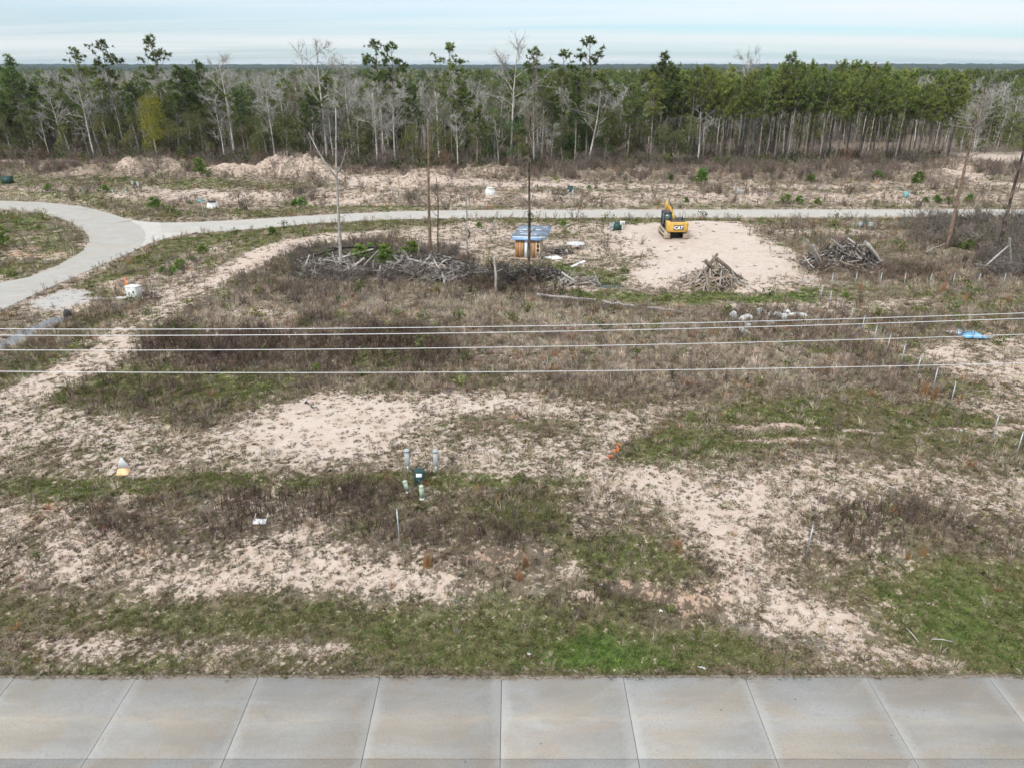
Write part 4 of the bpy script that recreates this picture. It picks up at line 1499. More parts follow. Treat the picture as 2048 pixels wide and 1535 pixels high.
for px, py, lab in [(440, 110, 'bare grey crown showing against the sky left of the mound'), (632, 95, 'tall bare tree with whip-like limbs above the big mound'), (690, 114, 'pale bare tree right of the whip-limbed one'),
                    (1020, 95, 'tall brownish bare tree above the shed'), (1500, 110, 'thin bare crown peeping above the pine stand')]:
    plant_px('bare', px, py, dy=3 if px != 1500 else 22, wide=1.1, label=lab, group='tall bare trees of the wood')
# the yellow-green one
ty, cy = leafy_tree(71, h=13.0, width=.34, low=.28, n=4600, leaf=.28, lobes=13)
plant_px('yellow', 292, 192, dy=-3, pair=(ty.mesh('trunk', M_TRUNKGREY), cy.mesh('crown', M_YELLOW)), label='yellow-green leafy tree, the only one of its colour', group='trees of the wood behind the street')
# big bare trees in front of the wood
WEIGHT = [(-200, dict(pine=7, bare=2, olive=2)), (60, dict(pine=4, bare=3, bud=2, olive=4)), (240, dict(bare=3, pine=4, olive=5, bud=2)), (420, dict(bare=4, pine=5, olive=5, bud=2)),
          (600, dict(bare=5, bud=3, olive=5, pine=3, cedar=1)), (820, dict(bare=4, bud=2, olive=4, pine=4, cedar=3)), (1000, dict(bare=5, bud=2, pine=4, olive=4, cedar=1)), (1130, dict(pine=6, bare=3, olive=3, cedar=1)),
          (1240, dict(pine=5, bare=2, olive=3, stand=2)), (1380, dict(pine=2, bare=2, bud=1))]


def pick_kind(px):
    wts = [w_ for a, w_ in WEIGHT if a <= px][-1]
    ks = list(wts)
    return trng.choices(ks, [wts[k] for k in ks])[0]


HGT = dict(bare=(10, 17.5), bud=(9, 16), pine=(12, 19.5), stand=(16, 19), olive=(6.5, 11.5), cedar=(7, 11.5))
n_mix = 0
for row in range(4):
    px = -110 + row * 9
    while px < 1395:
        k = pick_kind(px)
        if trng.random() < .16:
            k = 'olive'
        if row == 0 and k in ('pine',) and trng.random() < .4:
            k = 'bare'
        y = base_y(px) + row * 5.5 + trng.uniform(-2, 2)
        x = (px - 1024) / FPX * (y * math.cos(PITCH) + CAM_H * math.sin(PITCH))
        h = trng.uniform(*HGT[k]) * (.92 if row == 0 else 1.0)
        plant(k, x, y, h, trng.uniform(1.0, 1.35), lean=(trng.gauss(0, .04), trng.gauss(0, .04)))
        n_mix += 1
        px += trng.uniform(22, 52)
for i in range(12):
    px = 1905 + i * 20 + trng.uniform(-8, 8)
    k = trng.choice(['bare', 'olive', 'bud', 'olive'])
    y = base_y(px) + trng.uniform(22, 40)
    x = (px - 1024) / FPX * (y * math.cos(PITCH) + CAM_H * math.sin(PITCH))
    plant(k, x, y, trng.uniform(*HGT[k]) * .9, 1.15)
# number the ordinary ones
for z0, z1, ph in ZONES:
    for k in DESC:
        li = sorted([t for t in TREES if t[3] is None and t[1] == k and z0 <= t[0] < z1], key=lambda t: t[0])
        for i, t in enumerate(li):
            t[2]['label'] = ('%s %s from the left %s' % (nth(i), DESC[k], ph)) if len(li) > 1 else ('%s %s' % (DESC[k], ph))
for t in TREES:
    if t[3] is None and 'label' not in t[2]:
        t[2]['label'] = 'light green pine behind the excavator, %s from the left' % nth(sum(1 for q in TREES if q[1] == 'stand' and q[0] < t[0]))
# the planted stand of pines on the right
count = 0
ROWN = ['front', 'second', 'third', 'fourth', 'back']
for row in range(4):
    px = 1372 + row * 7
    i = 0
    while px < 1905 - row * 4:
        y = base_y(px) + 1.0 + row * 4.2 + trng.uniform(-.9, .9)
        x = (px - 1024) / FPX * (y * math.cos(PITCH) + CAM_H * math.sin(PITCH))
        h = float(np.interp(px, [1370, 1480, 1650, 1800, 1900], [18.3, 19.3, 19.4, 18.2, 16.8])) * trng.uniform(.80, 1.07)
        plant('stand', x, y, h, trng.uniform(.92, 1.12), label='slender green pine, %s from left in the %s row of the planted stand' % (nth(i), ROWN[row]),
              group='pines of the planted stand', lean=(trng.gauss(0, .012), trng.gauss(0, .012)))
        px += trng.uniform(17, 36)
        i += 1
        count += 1


# the rest of the wood, to the horizon
def build_forest():
    rng = np.random.default_rng(5)
    far_protos = [joined(bare_tree(101 + i, 15.5, .9, fine=False), M_TRUNKGREY, M_TWIG, 'wood') for i in range(4)]
    far_protos += [joined(bare_tree(111 + i, 14.5, 1.0, fine=False, buds=.8), M_TRUNKGREY, M_BUDS, 'wood') for i in range(2)]
    far_protos += [joined(pine_tree(121 + i, 17.0, .55, .15, 1.0, 7, .8, 9), M_TRUNKPINE, M_PINE, 'wood') for i in range(3)]
    far_protos += [joined(leafy_tree(131 + i, 11.0, n=900, leaf=.5), M_TRUNKGREY, M_OLIVE, 'wood') for i in range(2)]
    P, V, S = [], [], []
    for y0, y1, dn in ((180, 330, 1 / 16), (330, 620, 1 / 48), (620, 1300, 1 / 110)):
        n = int(dn * (y1 - y0) * (y0 + y1) * .80)
        y = np.sqrt(rng.uniform(y0 ** 2, y1 ** 2, n))
        x = rng.uniform(-.80, .80, n) * y
        px = 1024 + FPX * x / (y * math.cos(PITCH))
        keep = ~((px > 1390) & (px < 1905) & (y < 186)) & ~((px > 1600) & (px < 1905) & (y < 205)) & ~((px > 1700) & (y < 215) & (rng.uniform(0, 1, n) < .30))
        keep &= ~((px > 1870) & (y < 184))
        x, y = x[keep], y[keep]
        pinez = fbm(x, y, .006, 301, 3)
        v = rng.integers(0, 6, len(x))
        isp = rng.uniform(0, 1, len(x)) < np.clip((pinez - .52) * 5, .08, .9)
        v[isp] = rng.integers(6, 9, isp.sum())
        iso = (rng.uniform(0, 1, len(x)) < .33) & ~isp
        v[iso] = rng.integers(9, 11, iso.sum())
        s = rng.uniform(.62, 1.08, len(x)) * np.where(y < 260, .92, 1.0)
        P.append(np.stack([x, y, height(x, y)], 1)); V.append(v); S.append(s)
    P, V, S = np.concatenate(P), np.concatenate(V), np.concatenate(S)
    rot = np.stack([rng.normal(size=len(P)) * .03, rng.normal(size=len(P)) * .03, rng.uniform(0, 6.283, len(P))], 1)
    scatter('forest', 'grey and green wood stretching back to the horizon', far_protos, P, V, rot, np.stack([S * 1.1, S * 1.1, S], 1))
    # thicket at the foot of the wood
    n = 2600
    px = rng.uniform(-150, 2150, n)
    y = np.array([base_y(p) for p in px]) + rng.uniform(-5, 16, n)
    x = (px - 1024) / FPX * (y * math.cos(PITCH) + CAM_H * math.sin(PITCH))
    k = (rng.uniform(0, 1, n) < np.where((px > 1390) & (px < 1920), .45, 1.0))
    k = k & ~((px > 1880) & (y > 158))
    x, y, px = x[k], y[k], px[k]
    n = len(x)
    tw = [twig_bush(140 + i) for i in range(4)]
    lf = [leafy_clump(150 + i) for i in range(4)]
    v = rng.integers(0, 8, n)
    s = rng.uniform(1.2, 2.8, n)
    tint = np.where(v[:, None] < 4, np.array((.30, .25, .215))[None], np.array((.13, .155, .065))[None]) * rng.uniform(.6, 1.35, (n, 1))
    rust = rng.uniform(0, 1, n) < .07
    tint[rust] = (.26, .15, .09)
    scatter('thicket_undergrowth', 'brown and green thicket at the foot of the wood', tw + lf, np.stack([x, y, height(x, y)], 1), v,
            np.stack([np.zeros(n), np.zeros(n), rng.uniform(0, 6.283, n)], 1), np.stack([s, s, s * rng.uniform(.8, 1.3, n)], 1), tint)


build_forest()


def build_far_canopy():
    """canopy of the wood too far off to tell a tree from the next"""
    m = bpy.data.materials.new('far_canopy')
    m.use_nodes = True
    t = NT(m.node_tree)
    P = t.n('ShaderNodeNewGeometry').outputs['Position']
    a = t.noise(.004, 5, .6, P)
    b = t.noise(.05, 3, .6, P)
    c = t.mix(t.ss(a, .40, .58), (.06, .07, .06), (.025, .045, .035))
    c = t.mix(t.math('MULTIPLY', b, .6), c, (.05, .06, .045))
    d = t.n('ShaderNodeBsdfDiffuse', {'Color': c})
    t.n('ShaderNodeOutputMaterial', {'Surface': d.outputs[0]})
    ra = 1180 * np.exp(np.linspace(0, 2.05, 90))
    th = np.linspace(-.80, .80, 420)
    Rr, T = np.meshgrid(ra, th)
    x, y = (Rr * np.sin(T)).ravel(), (Rr * np.cos(T)).ravel()
    rng = np.random.default_rng(9)
    z = height(x, y) + 11.5 + 6.0 * rng.uniform(0, 1, len(x)) ** 1.5 + 4 * (fbm(x, y, .006, 77, 2) - .5)
    z[(Rr < 1185).ravel()] = 0
    nx, ny = len(ra), len(th)
    i = (np.arange(ny - 1)[:, None] * nx + np.arange(nx - 1)[None]).ravel()
    mb = MB()
    mb.quads(np.stack([x, y, z], 1), np.stack([i, i + 1, i + nx + 1, i + nx], 1))
    kind(part('far_forest', mb, m), 'stuff', 'unbroken dark forest along the horizon')


build_far_canopy()

# ------------------------------------------------------------------ overhead wires
def wires():
    xs = np.array([0, 600, 1100, 1448, 2048.0])
    rowsy = [(658, 657, 651.5, 644.3, 626), (670.6, 669.5, 663, 655.4, 636.7), (700, 698.6, 693, 685.6, 668.6), (742.5, 745, 742.5, 738, 725.7)]
    names = ['topmost of the four overhead wires', 'second overhead wire, just below the topmost one', 'third overhead wire from the top, between two wider gaps', 'lowest of the four overhead wires, over the weeds\' near edge']
    dists = [26.9, 26.4, 26.4, 26.4]
    for row, nm, yy in zip(rowsy, names, dists):
        co = np.polyfit(xs, row, 2)
        pts = []
        for X in np.linspace(-60, 60, 61):
            # perspective: find the column for this X at the wire's height, then read the row
            z = 10.0
            for _ in range(4):
                dep = yy * math.cos(PITCH) + (CAM_H - z) * math.sin(PITCH)
                px = 1024 + FPX * X / dep
                pxc = min(max(px, -300), 2350)
                z = up_to(X, yy, float(np.polyval(co, pxc)))
            pts.append((X, yy, z))
        mb = MB()
        mb.tube(pts, .0135, 6)
        tag(part('power_line', mb, M_WIRE), nm, 'wire', 'overhead wires')


wires()

# ------------------------------------------------------------------ fence posts
def steel_post(h):
    root_parts = []
    mb = MB()
    mb.tube([(0, 0, -.3), (0, 0, h)], .032, 7)
    cap = MB()
    cap.tube([(0, 0, h + .002), (0, 0, h + .05), (0, 0, h + .065)], [.042, .040, .012], 7)
    return mb.mesh('post', M_STEEL), cap.mesh('cap', M_STEEL)


POST = steel_post(1.8)
DIAG = [(1606.5, 573, 547), (1623, 584, 559), (1639.6, 603, 572), (1657.8, 616, 582), (1681.8, 629, 601), (1698.8, 650, 615), (1721, 670, 632.6), (1744.5, 693, 651.6), (1770.3, 713, 669.5), (1799.3, 736, 689.7),
        (1829.8, 759, 713), (1864, 787, 737.5), (1899.5, 816, 766), (1982.4, 882, 827.6), (2029, 920, 864)]
LINE = [(1661, 581, 547), (1709.4, 575, 545.5), (1758.6, 575, 546.4), (1806.6, 578, 546.4), (1856.7, 576, 547), (1903, 578, 547), (1954, 573, 547.6), (2004.7, 575, 547)]
SOLO = [(1612.5, 1113, 1051, 'lone galvanised post on the weedy bank at lower right'), (800, 1092, 1020, 'lone galvanised post in the dark weeds below the green utility box')]
prng = random.Random(3)


def post(px, pb, pt, label, group):
    x, y, z = G(px, pb)
    h = up_to(x, y, pt) - z
    o = thing('fence_post', label, 'post', (x, y, z), prng.uniform(0, 3), group)
    o.rotation_euler = (prng.gauss(0, .02), prng.gauss(0, .025), prng.uniform(0, 3))
    o.scale = (1, 1, h / 1.8)
    link('post', POST[0], o)
    link('cap', POST[1], o)


for i, p in enumerate(reversed(DIAG)):
    post(*p, '%s steel post from the near end of the diagonal fence line' % nth(i), 'posts of the diagonal fence line')
for i, p in enumerate(LINE):
    post(*p, '%s steel post from the left in the row below the brush pile' % nth(i), 'posts of the row below the brush pile')
for p in SOLO:
    post(*p, None, 'lone steel posts') if False else post(p[0], p[1], p[2], p[3], 'lone steel posts')

# ------------------------------------------------------------------ utility boxes
def pedestal_post(px, pb, pt, label, w=.24, rz=0.0):
    """grey meter pedestal: box with a sloping hood on a stake"""
    x, y, z = G(px, pb)
    h = up_to(x, y, pt) - z
    o = thing('meter_pedestal', label, 'utility pedestal', (x, y, z), rz, 'grey utility pedestals')
    a = MB()
    a.box((0, 0, h * .18 - .1), (w * .42, w * .42, h * .36 + .2))
    part('stake', a, M_STEEL, o)
    b = MB()
    b.box((0, 0, h * .62), (w, w * .9, h * .52), bev=.012)
    part('housing', b, M_GREYBOX, o)
    c = MB()
    c.side_prism([(-w * .53, h * .885), (w * .53, h * .885), (w * .53, h * .94), (w * .1, h), (-w * .53, h * .96)], -w * .56, w * .56)
    part('hood', c, M_GREYBOX, o)
    return o


def transformer(px, pb, w, d, h, label, sticker=True, m=None):
    x, y, z = G(px, pb)
    o = thing('transformer_box', label, 'utility box', (x, y + d / 2, z))
    m = m or M_GREENBOX
    a = MB()
    a.side_prism([(-d / 2, -.05), (d / 2, -.05), (d / 2, h), (-d * .18, h), (-d / 2, h * .62)], -w / 2, w / 2)
    part('housing', a, m, o)
    b = MB()
    b.box((0, d * .17, h + .014), (w * 1.05, d * .72, .035), bev=.008)
    part('lid', b, m, o)
    c = MB()
    c.box((0, 0, -.03), (w * 1.15, d * 1.12, .10))
    part('base', c, m, o)
    if sticker:
        s = MB()
        ang = math.atan2(h * .38, d * .32)
        s.box((0, -d * .34 - .012, h * .81 + .01), (w * .62, .30 * d, .006), rx=ang)
        part('sticker', s, M_WHITE, o)
        k = MB()
        k.box((0, -d / 2 - .012, h * .45), (w * .07, .025, h * .13))
        part('latch', k, M_STEEL, o)
    return o


def cable_tube(px, pb, pt, label, lean=0.0):
    x, y, z = G(px, pb)
    h = up_to(x, y, pt) - z
    o = thing('cable_pedestal', label, 'cable pedestal', (x, y, z), 0, 'pale green cable pedestals')
    o.rotation_euler = (0, lean, 0)
    a = MB()
    a.tube([(0, 0, .10), (0, 0, h * .97)], .115, 12)
    part('cover', a, M_PALEGREEN, o, True)
    b = MB()
    b.tube([(0, 0, h * .97 - .06), (0, 0, h - .02), (0, 0, h)], [.125, .12, .06], 12)
    part('cap', b, M_PALEGREEN, o, True)
    c = MB()
    c.tube([(0, 0, -.15), (0, 0, .12)], .13, 12)
    part('base', c, M_CREAM, o)
    return o


pedestal_post(816.5, 946, 897, 'grey meter pedestal on the sand, left one behind the dark green box')
pedestal_post(872.5, 946, 898, 'grey meter pedestal on the sand, right one behind the dark green box')
transformer(838.5, 970, .48, .60, .68, 'small dark green utility box with a white sticker in the weeds')
cable_tube(817, 984, 960, 'pale green cable pedestal leaning to one side by the dark green box', -.24)
cable_tube(844, 998, 970, 'upright pale green cable pedestal before the dark green box')

# far side of the street
pedestal_post(267, 376, 362, 'left grey pedestal of the pair beyond the street bend', .34)
pedestal_post(278, 378, 364, 'right grey pedestal of the pair beyond the street bend', .34)
pedestal_post(1136, 397, 380, 'thin grey pedestal left of the dark box beyond the street', .3)
pedestal_post(1145, 402, 380, 'pale pedestal right of the dark box beyond the street', .26)
transformer(1140.5, 392, .9, .9, .9, 'dark box between two pedestals beyond the street', False)
pedestal_post(1474, 396, 376, 'thin pedestal beyond the street, left of a pair above the excavator\'s right', .28)
pedestal_post(1480, 398, 382, 'wider grey pedestal beyond the street, right of that pair', .5)
pedestal_post(1792, 390, 377, 'left thin pedestal beyond the street above the brush pile', .28)
pedestal_post(1806, 390, 377, 'right thin pedestal beyond the street above the brush pile', .28)
transformer(1812, 399, .7, .7, 1.0, 'blue-green box by two thin pedestals beyond the street', False, mat('teal_enamel', (.12, .26, .26), (.2, .36, .36), rough=.5))
pedestal_post(786, 392, 375, 'thin pole-like pedestal beyond the street above the dead trees, left', .22)
cable_tube(795, 399, 386, 'green cable pedestal beyond the street left of the burnt trunk')
transformer(12, 368, 1.5, 1.2, 1.2, 'green utility box at the left picture edge before the wood', False)
pedestal_post(20, 363, 355, 'small grey pedestal beside the green box at the left picture edge', .35)
# by the pad and right of it
transformer(1235, 461, 1.05, .9, .95, 'dark green utility box at the back corner of the sandy pad', False)
pedestal_post(1221, 461, 446, 'left grey pedestal beside the green box on the pad', .30)
pedestal_post(1226, 461, 445, 'right grey pedestal beside the green box on the pad', .30)
pedestal_post(1719, 457, 444, 'left grey pedestal standing in weeds before the street', .42)
pedestal_post(1740, 459, 445, 'right grey pedestal standing in weeds before the street', .42)
cable_tube(1706, 454, 446, 'pale cable pedestal left of the grey pair in the weeds')
transformer(1730, 455, .6, .6, .7, 'low dark green box between two grey pedestals in the weeds', False)
cable_tube(229, 396, 379, 'white leaning marker tube by saplings at the street bend', -.22)
cable_tube(252, 384, 376, 'short white marker tube left of the grey pedestal pair')
# white cabinet by the ditch
x, y, z = G(266, 597)
o = thing('utility_cabinet', 'white concrete-looking cabinet beside the ditch path with an orange marker behind', 'utility cabinet', (x, y + .45, z), R(-14))
a = MB()
a.box((0, 0, .52), (1.15, .85, 1.05), bev=.03)
part('housing', a, M_CREAM, o)
a = MB()
a.box((0, 0, 1.085), (1.22, .92, .08), bev=.02)
part('lid', a, M_CREAM, o)
a = MB()
a.box((.28, -.437, .62), (.16, .02, .22))
part('vent', a, M_GREENBOX, o)
x, y, z = G(243, 597)
a = MB()
a.box((x, y, z + .06), (1.0, .55, .14), rz=.3, bev=.02)
tag(part('concrete_pad', a, M_CREAM), 'broken white slab lying left of the white cabinet', 'slab')
x, y, z = G(255.5, 582)
o = thing('marker_post', 'orange plastic marker post behind the white cabinet', 'marker', (x, y, z))
a = MB()
a.box((0, 0, .65), (.13, .03, 1.3))
part('blade', a, M_ORANGE, o)
a = MB()
a.box((0, 0, 1.34), (.15, .05, .07))
part('cap', a, M_ORANGE, o)
# storm inlets beyond the street
def inlet(px, pb, label, dark):
    x, y, z = G(px, pb)
    o = thing('storm_inlet', label, 'inlet', (x, y, z))
    a = MB()
    for k, (r0, z0, r1, z1) in enumerate([(.95, -.1, .95, .35), (.95, .35, .62, 1.05)]):
        ang = np.linspace(0, 2 * math.pi, 13)[:-1]
        v = [(r0 * math.cos(t), r0 * .8 * math.sin(t), z0) for t in ang] + [(r1 * math.cos(t), r1 * .8 * math.sin(t), z1) for t in ang]
        a.quads(v, [(i, (i + 1) % 12, 12 + (i + 1) % 12, 12 + i) for i in range(12)])
    part('riser', a, M_CREAM, o)
    b = MB()
    b.tube([(0, 0, 1.0), (0, 0, 1.10)], [.66, .60], 12)
    part('lid', b, M_BLACK if dark else M_CREAM, o)


inlet(426, 417, 'pale round concrete inlet with a black lid beyond the street sign', True)
inlet(980.5, 398, 'pale round concrete inlet beyond the street left of the shed', False)
# street sign
x, y, z = G(409, 443)
o = thing('street_sign', 'thin pole with green street name blades beside the street junction', 'street sign', (x, y, z), R(15))
hp = up_to(x, y, 400) - z
a = MB()
a.tube([(0, 0, -.2), (0, 0, hp)], .035, 6)
part('pole', a, M_STEEL, o)
M_SIGN = mat('sign_green', (.10, .36, .36), (.16, .45, .44), rough=.4)
a = MB()
a.box((0, 0, hp - .10), (.9, .02, .24))
part('name_blade', a, M_SIGN, o)
a = MB()
a.box((0, 0, hp + .14), (.02, .9, .22))
part('name_blade', a, M_SIGN, o)
# notice board by the transformer on the pad
x, y, z = G(1244, 462)
o = thing('notice_board', 'small white notice board on a stake by the pad\'s utility box', 'sign', (x, y, z))
a = MB()
a.box((0, 0, .45), (.07, .05, 1.1))
part('stake', a, M_CREAM, o)
a = MB()
a.box((0, -.04, 1.05), (.62, .02, .5))
part('board', a, M_WHITE, o)
b = MB()
for i in range(3):
    b.box((0, -.055, 1.18 - .12 * i), (.42, .004, .05))
part('print', b, M_BLACK, o)
# culvert mouth
x, y, z = G(130, 622)
o = thing('culvert_pipe', 'dark corrugated culvert mouth at the head of the water ditch', 'culvert', (x, y + .3, -.50), R(35))
a = MB()
n = 14
ang = np.linspace(0, 2 * math.pi, n + 1)[:-1]
v = []
for yy, rr in ((0, .36), (0, .31), (1.6, .31), (1.6, .36)):
    v += [(rr * math.cos(t), yy, rr * math.sin(t)) for t in ang]
q = []
for l in range(3):
    q += [(l * n + i, l * n + (i + 1) % n, (l + 1) * n + (i + 1) % n, (l + 1) * n + i) for i in range(n)]
q += [(3 * n + i, 3 * n + (i + 1) % n, (i + 1) % n, i) for i in range(n)]
a.quads(v, q)
part('pipe', a, M_BLACK, o)

# ------------------------------------------------------------------ excavator
def excavator():
    x, y, z = G(1353, 480)
    o = thing('excavator', 'yellow tracked excavator parked on the sandy pad with its back to us', 'excavator', (x, y + 2.3, z), 0)
    YEL = mat('yellow_paint', (.52, .30, .055), (.60, .37, .085), rough=.45, scale=2, spec=.4)
    DUST = mat('dusty_track_steel', (.34, .27, .20), (.50, .41, .31), rough=.9, scale=5)
    DARK = mat('dark_machine_paint', (.022, .024, .026), (.05, .05, .05), rough=.5, scale=4)
    GLASS = mat('cab_glass', (.05, .09, .09), (.11, .15, .15), rough=.08, spec=.8)
    for sx in (-1, 1):
        t = MB()
        cx = sx * 1.15
        prof = []
        for k in range(9):
            a = math.pi / 2 + math.pi * k / 8
            prof.append((-1.75 + .45 * math.cos(a), .47 + .45 * math.sin(a)))
        for k in range(9):
            a = -math.pi / 2 + math.pi * k / 8
            prof.append((1.75 + .45 * math.cos(a), .47 + .45 * math.sin(a)))
        t.side_prism(prof, cx - .30, cx + .30)
        tr = part('track', t, DARK, o)
        # shoes round the belt
        sh = MB()
        per = np.array(prof + prof[:1])
        seg = np.linalg.norm(np.diff(per, axis=0), axis=1)
        cum = np.concatenate([[0], np.cumsum(seg)])
        for d in np.arange(0, cum[-1], .195):
            i = min(np.searchsorted(cum, d, 'right') - 1, len(seg) - 1)
            f = (d - cum[i]) / seg[i]
            p = per[i] * (1 - f) + per[i + 1] * f
            tn = (per[i + 1] - per[i]) / seg[i]
            sh.box((cx, p[0], p[1]), (.72, .165, .05), rx=math.atan2(tn[1], tn[0]))
        part('track_shoes', sh, DUST, tr)
        fr = MB()
        fr.box((cx + sx * .31, 0, .47), (.04, 3.4, .34), bev=.015)
        part('track_frame', fr, DUST, tr)
        for wy in (-1.75, 1.75):
            wm = MB()
            wm.tube([(cx + sx * .29, wy, .47), (cx + sx * .36, wy, .47)], .33, 14)
            part('sprocket', wm, DUST, tr)
    u = MB()
    u.box((0, 0, .62), (1.75, 1.9, .42), bev=.05)
    u.tube([(0, 0, .8), (0, 0, 1.08)], .62, 16)
    part('undercarriage', u, DARK, o)
    d = MB()
    d.box((0, .1, 1.18), (2.6, 4.0, .22), bev=.03)
    part('deck', d, DARK, o)
    # counterweight: rounded back
    c = MB()
    out = [(-1.38, -1.75), (-1.32, -2.35), (-1.05, -2.58), (-.5, -2.68), (.5, -2.68), (1.05, -2.58), (1.32, -2.35), (1.38, -1.75)]
    low = [(a * .96, b * .985) for a, b in out]
    lv = [(1.02, .90), (1.12, .965), (1.40, 1.0), (2.02, 1.0), (2.12, .97)]
    n = len(out)
    v = [(a * k, -1.75 + (b + 1.75) * k, zz) for zz, k in lv for a, b in out]
    q = [(l * n + i, l * n + (i + 1) % n, (l + 1) * n + (i + 1) % n, (l + 1) * n + i) for l in range(len(lv) - 1) for i in range(n)]
    c.quads(v, q)
    tp = (len(lv) - 1) * n
    c.add([v[i] for i in range(n)], [(0, i + 1, i) for i in range(1, n - 1)])
    c.add([v[tp + i] for i in range(n)], [(0, i, i + 1) for i in range(1, n - 1)])
    cw = part('counterweight', c, YEL, o)
    p = MB()
    p.box((.05, -2.70, 1.60), (1.20, .03, .60), bev=.008)
    pl = part('maker_plate', p, M_BLACK, cw)
    fc = bpy.data.curves.new('lettering', 'FONT')
    fc.body = 'CAT'
    fc.size = .56
    fc.align_x = 'CENTER'
    fc.extrude = .006
    fc.offset = .022
    fc.materials.append(M_WHITE)
    tmp = bpy.data.objects.new('lettering', fc)
    COL.objects.link(tmp)
    bpy.context.view_layer.update()
    lm = bpy.data.meshes.new_from_object(tmp.evaluated_get(bpy.context.evaluated_depsgraph_get()))
    bpy.data.objects.remove(tmp)
    ft = link('lettering', lm, cw)
    ft.location = (.05, -2.728, 1.405)
    ft.rotation_euler = (R(90), 0, 0)
    tr = MB()
    tr.add([(-.07, -2.742, 1.40), (.17, -2.742, 1.40), (.05, -2.742, 1.53)], [(0, 1, 2)])
    part('yellow_triangle', tr, YEL, cw)
    # engine hood and side panels
    h = MB()
    h.box((.05, -1.15, 1.72), (2.55, 1.15, .80), bev=.06)
    part('engine_hood', h, YEL, o)
    h = MB()
    h.box((.15, -1.2, 2.17), (1.9, .95, .09), bev=.02)
    part('hood_grille', h, DARK, o)
    s = MB()
    s.box((.98, .45, 1.72), (.70, 1.9, .82), bev=.05)
    part('side_box', s, DARK, o)
    e = MB()
    e.tube([(.75, -1.1, 2.2), (.75, -1.1, 2.62), (.75, -1.2, 2.72)], .065, 8)
    part('exhaust', e, DARK, o)
    r = MB()
    for pts in ([(1.25, -.4, 2.1), (1.25, -.4, 3.0)], [(1.25, .9, 2.1), (1.25, .9, 3.0)], [(1.25, -.4, 3.0), (1.25, .9, 3.0)]):
        r.tube(pts, .022, 5)
    part('handrail', r, DARK, o)
    # cab
    cb = MB()
    for px_, py_ in ((-1.36, -.42), (-.46, -.42), (-1.36, 1.35), (-.46, 1.35)):
        cb.box((px_, py_, 2.12), (.11, .11, 1.66))
    cb.box((-.91, .465, 1.45), (1.01, 1.88, .34))
    cb.box((-.91, -.42, 1.70), (.80, .08, .25))
    cab = part('cab', cb, DARK, o)
    rf = MB()
    rf.box((-.91, .465, 3.00), (1.08, 1.95, .13), bev=.04)
    part('cab_roof', rf, DARK, cab)
    for cc, ss_ in (((-.91, -.42, 2.38), (.79, .02, 1.10)), ((-1.36, .465, 2.28), (.02, 1.66, 1.3)), ((-.46, .465, 2.28), (.02, 1.66, 1.3)), ((-.91, 1.35, 2.28), (.79, .02, 1.3))):
        g = MB()
        g.box(cc, ss_)
        part('window', g, GLASS, cab)
    st = MB()
    st.box((-.91, .3, 1.95), (.5, .12, .75), bev=.03)
    st.box((-.91, .55, 1.68), (.5, .5, .14), bev=.03)
    part('seat', st, M_BLACK, cab)
    bc = MB()
    bc.tube([(-.7, .2, 3.06), (-.7, .2, 3.14)], .14, 10)
    part('beacon', bc, mat('red_lens', (.45, .04, .05), (.55, .07, .08), rough=.3), cab)
    # boom, stick, cylinders, bucket
    bm_ = MB()
    prof = [(.75, 1.55), (1.25, 1.75), (3.2, 3.35), (4.3, 3.55), (5.2, 3.20), (5.2, 2.95), (4.2, 3.0), (3.4, 2.75), (1.6, 1.35), (.9, 1.30)]
    for (a, b) in ((0, 9), (1, 8), (2, 7), (3, 6)):
        pass
    segs = [[(.75, 1.30), (1.6, 1.35), (1.25, 1.78), (.75, 1.60)], [(1.6, 1.35), (3.4, 2.75), (3.2, 3.38), (1.25, 1.78)], [(3.4, 2.75), (4.2, 3.02), (4.3, 3.58), (3.2, 3.38)], [(4.2, 3.02), (5.25, 2.95), (5.25, 3.22), (4.3, 3.58)]]
    fl = lambda sg: [(a, 1.3 + (b - 1.3) * .80) for a, b in sg]
    for sg in segs:
        bm_.side_prism(fl(sg), .06, .44)
    boom = part('boom', bm_, YEL, o)
    cy = MB()
    for xx in (-.02, .54):
        cy.tube([(xx, 1.35, 1.35), (xx, 2.6, 2.1)], .085, 8)
        cy.tube([(xx, 2.6, 2.05), (xx, 3.3, 2.5)], .05, 8)
    part('boom_cylinder', cy, DARK, boom)
    ac = MB()
    ac.tube([(.26, 2.7, 3.02), (.26, 4.4, 3.40)], .09, 8)
    ac.tube([(.26, 4.4, 3.40), (.26, 5.15, 3.60)], .05, 8)
    part('arm_cylinder', ac, DARK, boom)
    sk = MB()
    for sg in ([(4.9, 2.95), (5.35, 2.3), (5.75, 2.45), (5.3, 3.50), (5.05, 3.50)], [(5.35, 2.3), (5.75, 2.45), (5.55, .95), (5.25, .95)]):
        sk.side_prism(sg, -.04, .26)
    stick = part('stick', sk, YEL, o)
    stick.location = (-.12, 0, 0)
    bk = MB()
    for sg in ([(5.2, 1.0), (5.6, 1.05), (5.2, .35), (4.75, .55)], [(5.2, .35), (5.6, 1.05), (5.75, .5), (5.4, .08)], [(4.75, .55), (5.2, .35), (5.4, .08), (4.6, .1)]):
        bk.side_prism(sg, -.55, .75)
    part('bucket', bk, DUST, o)


excavator()

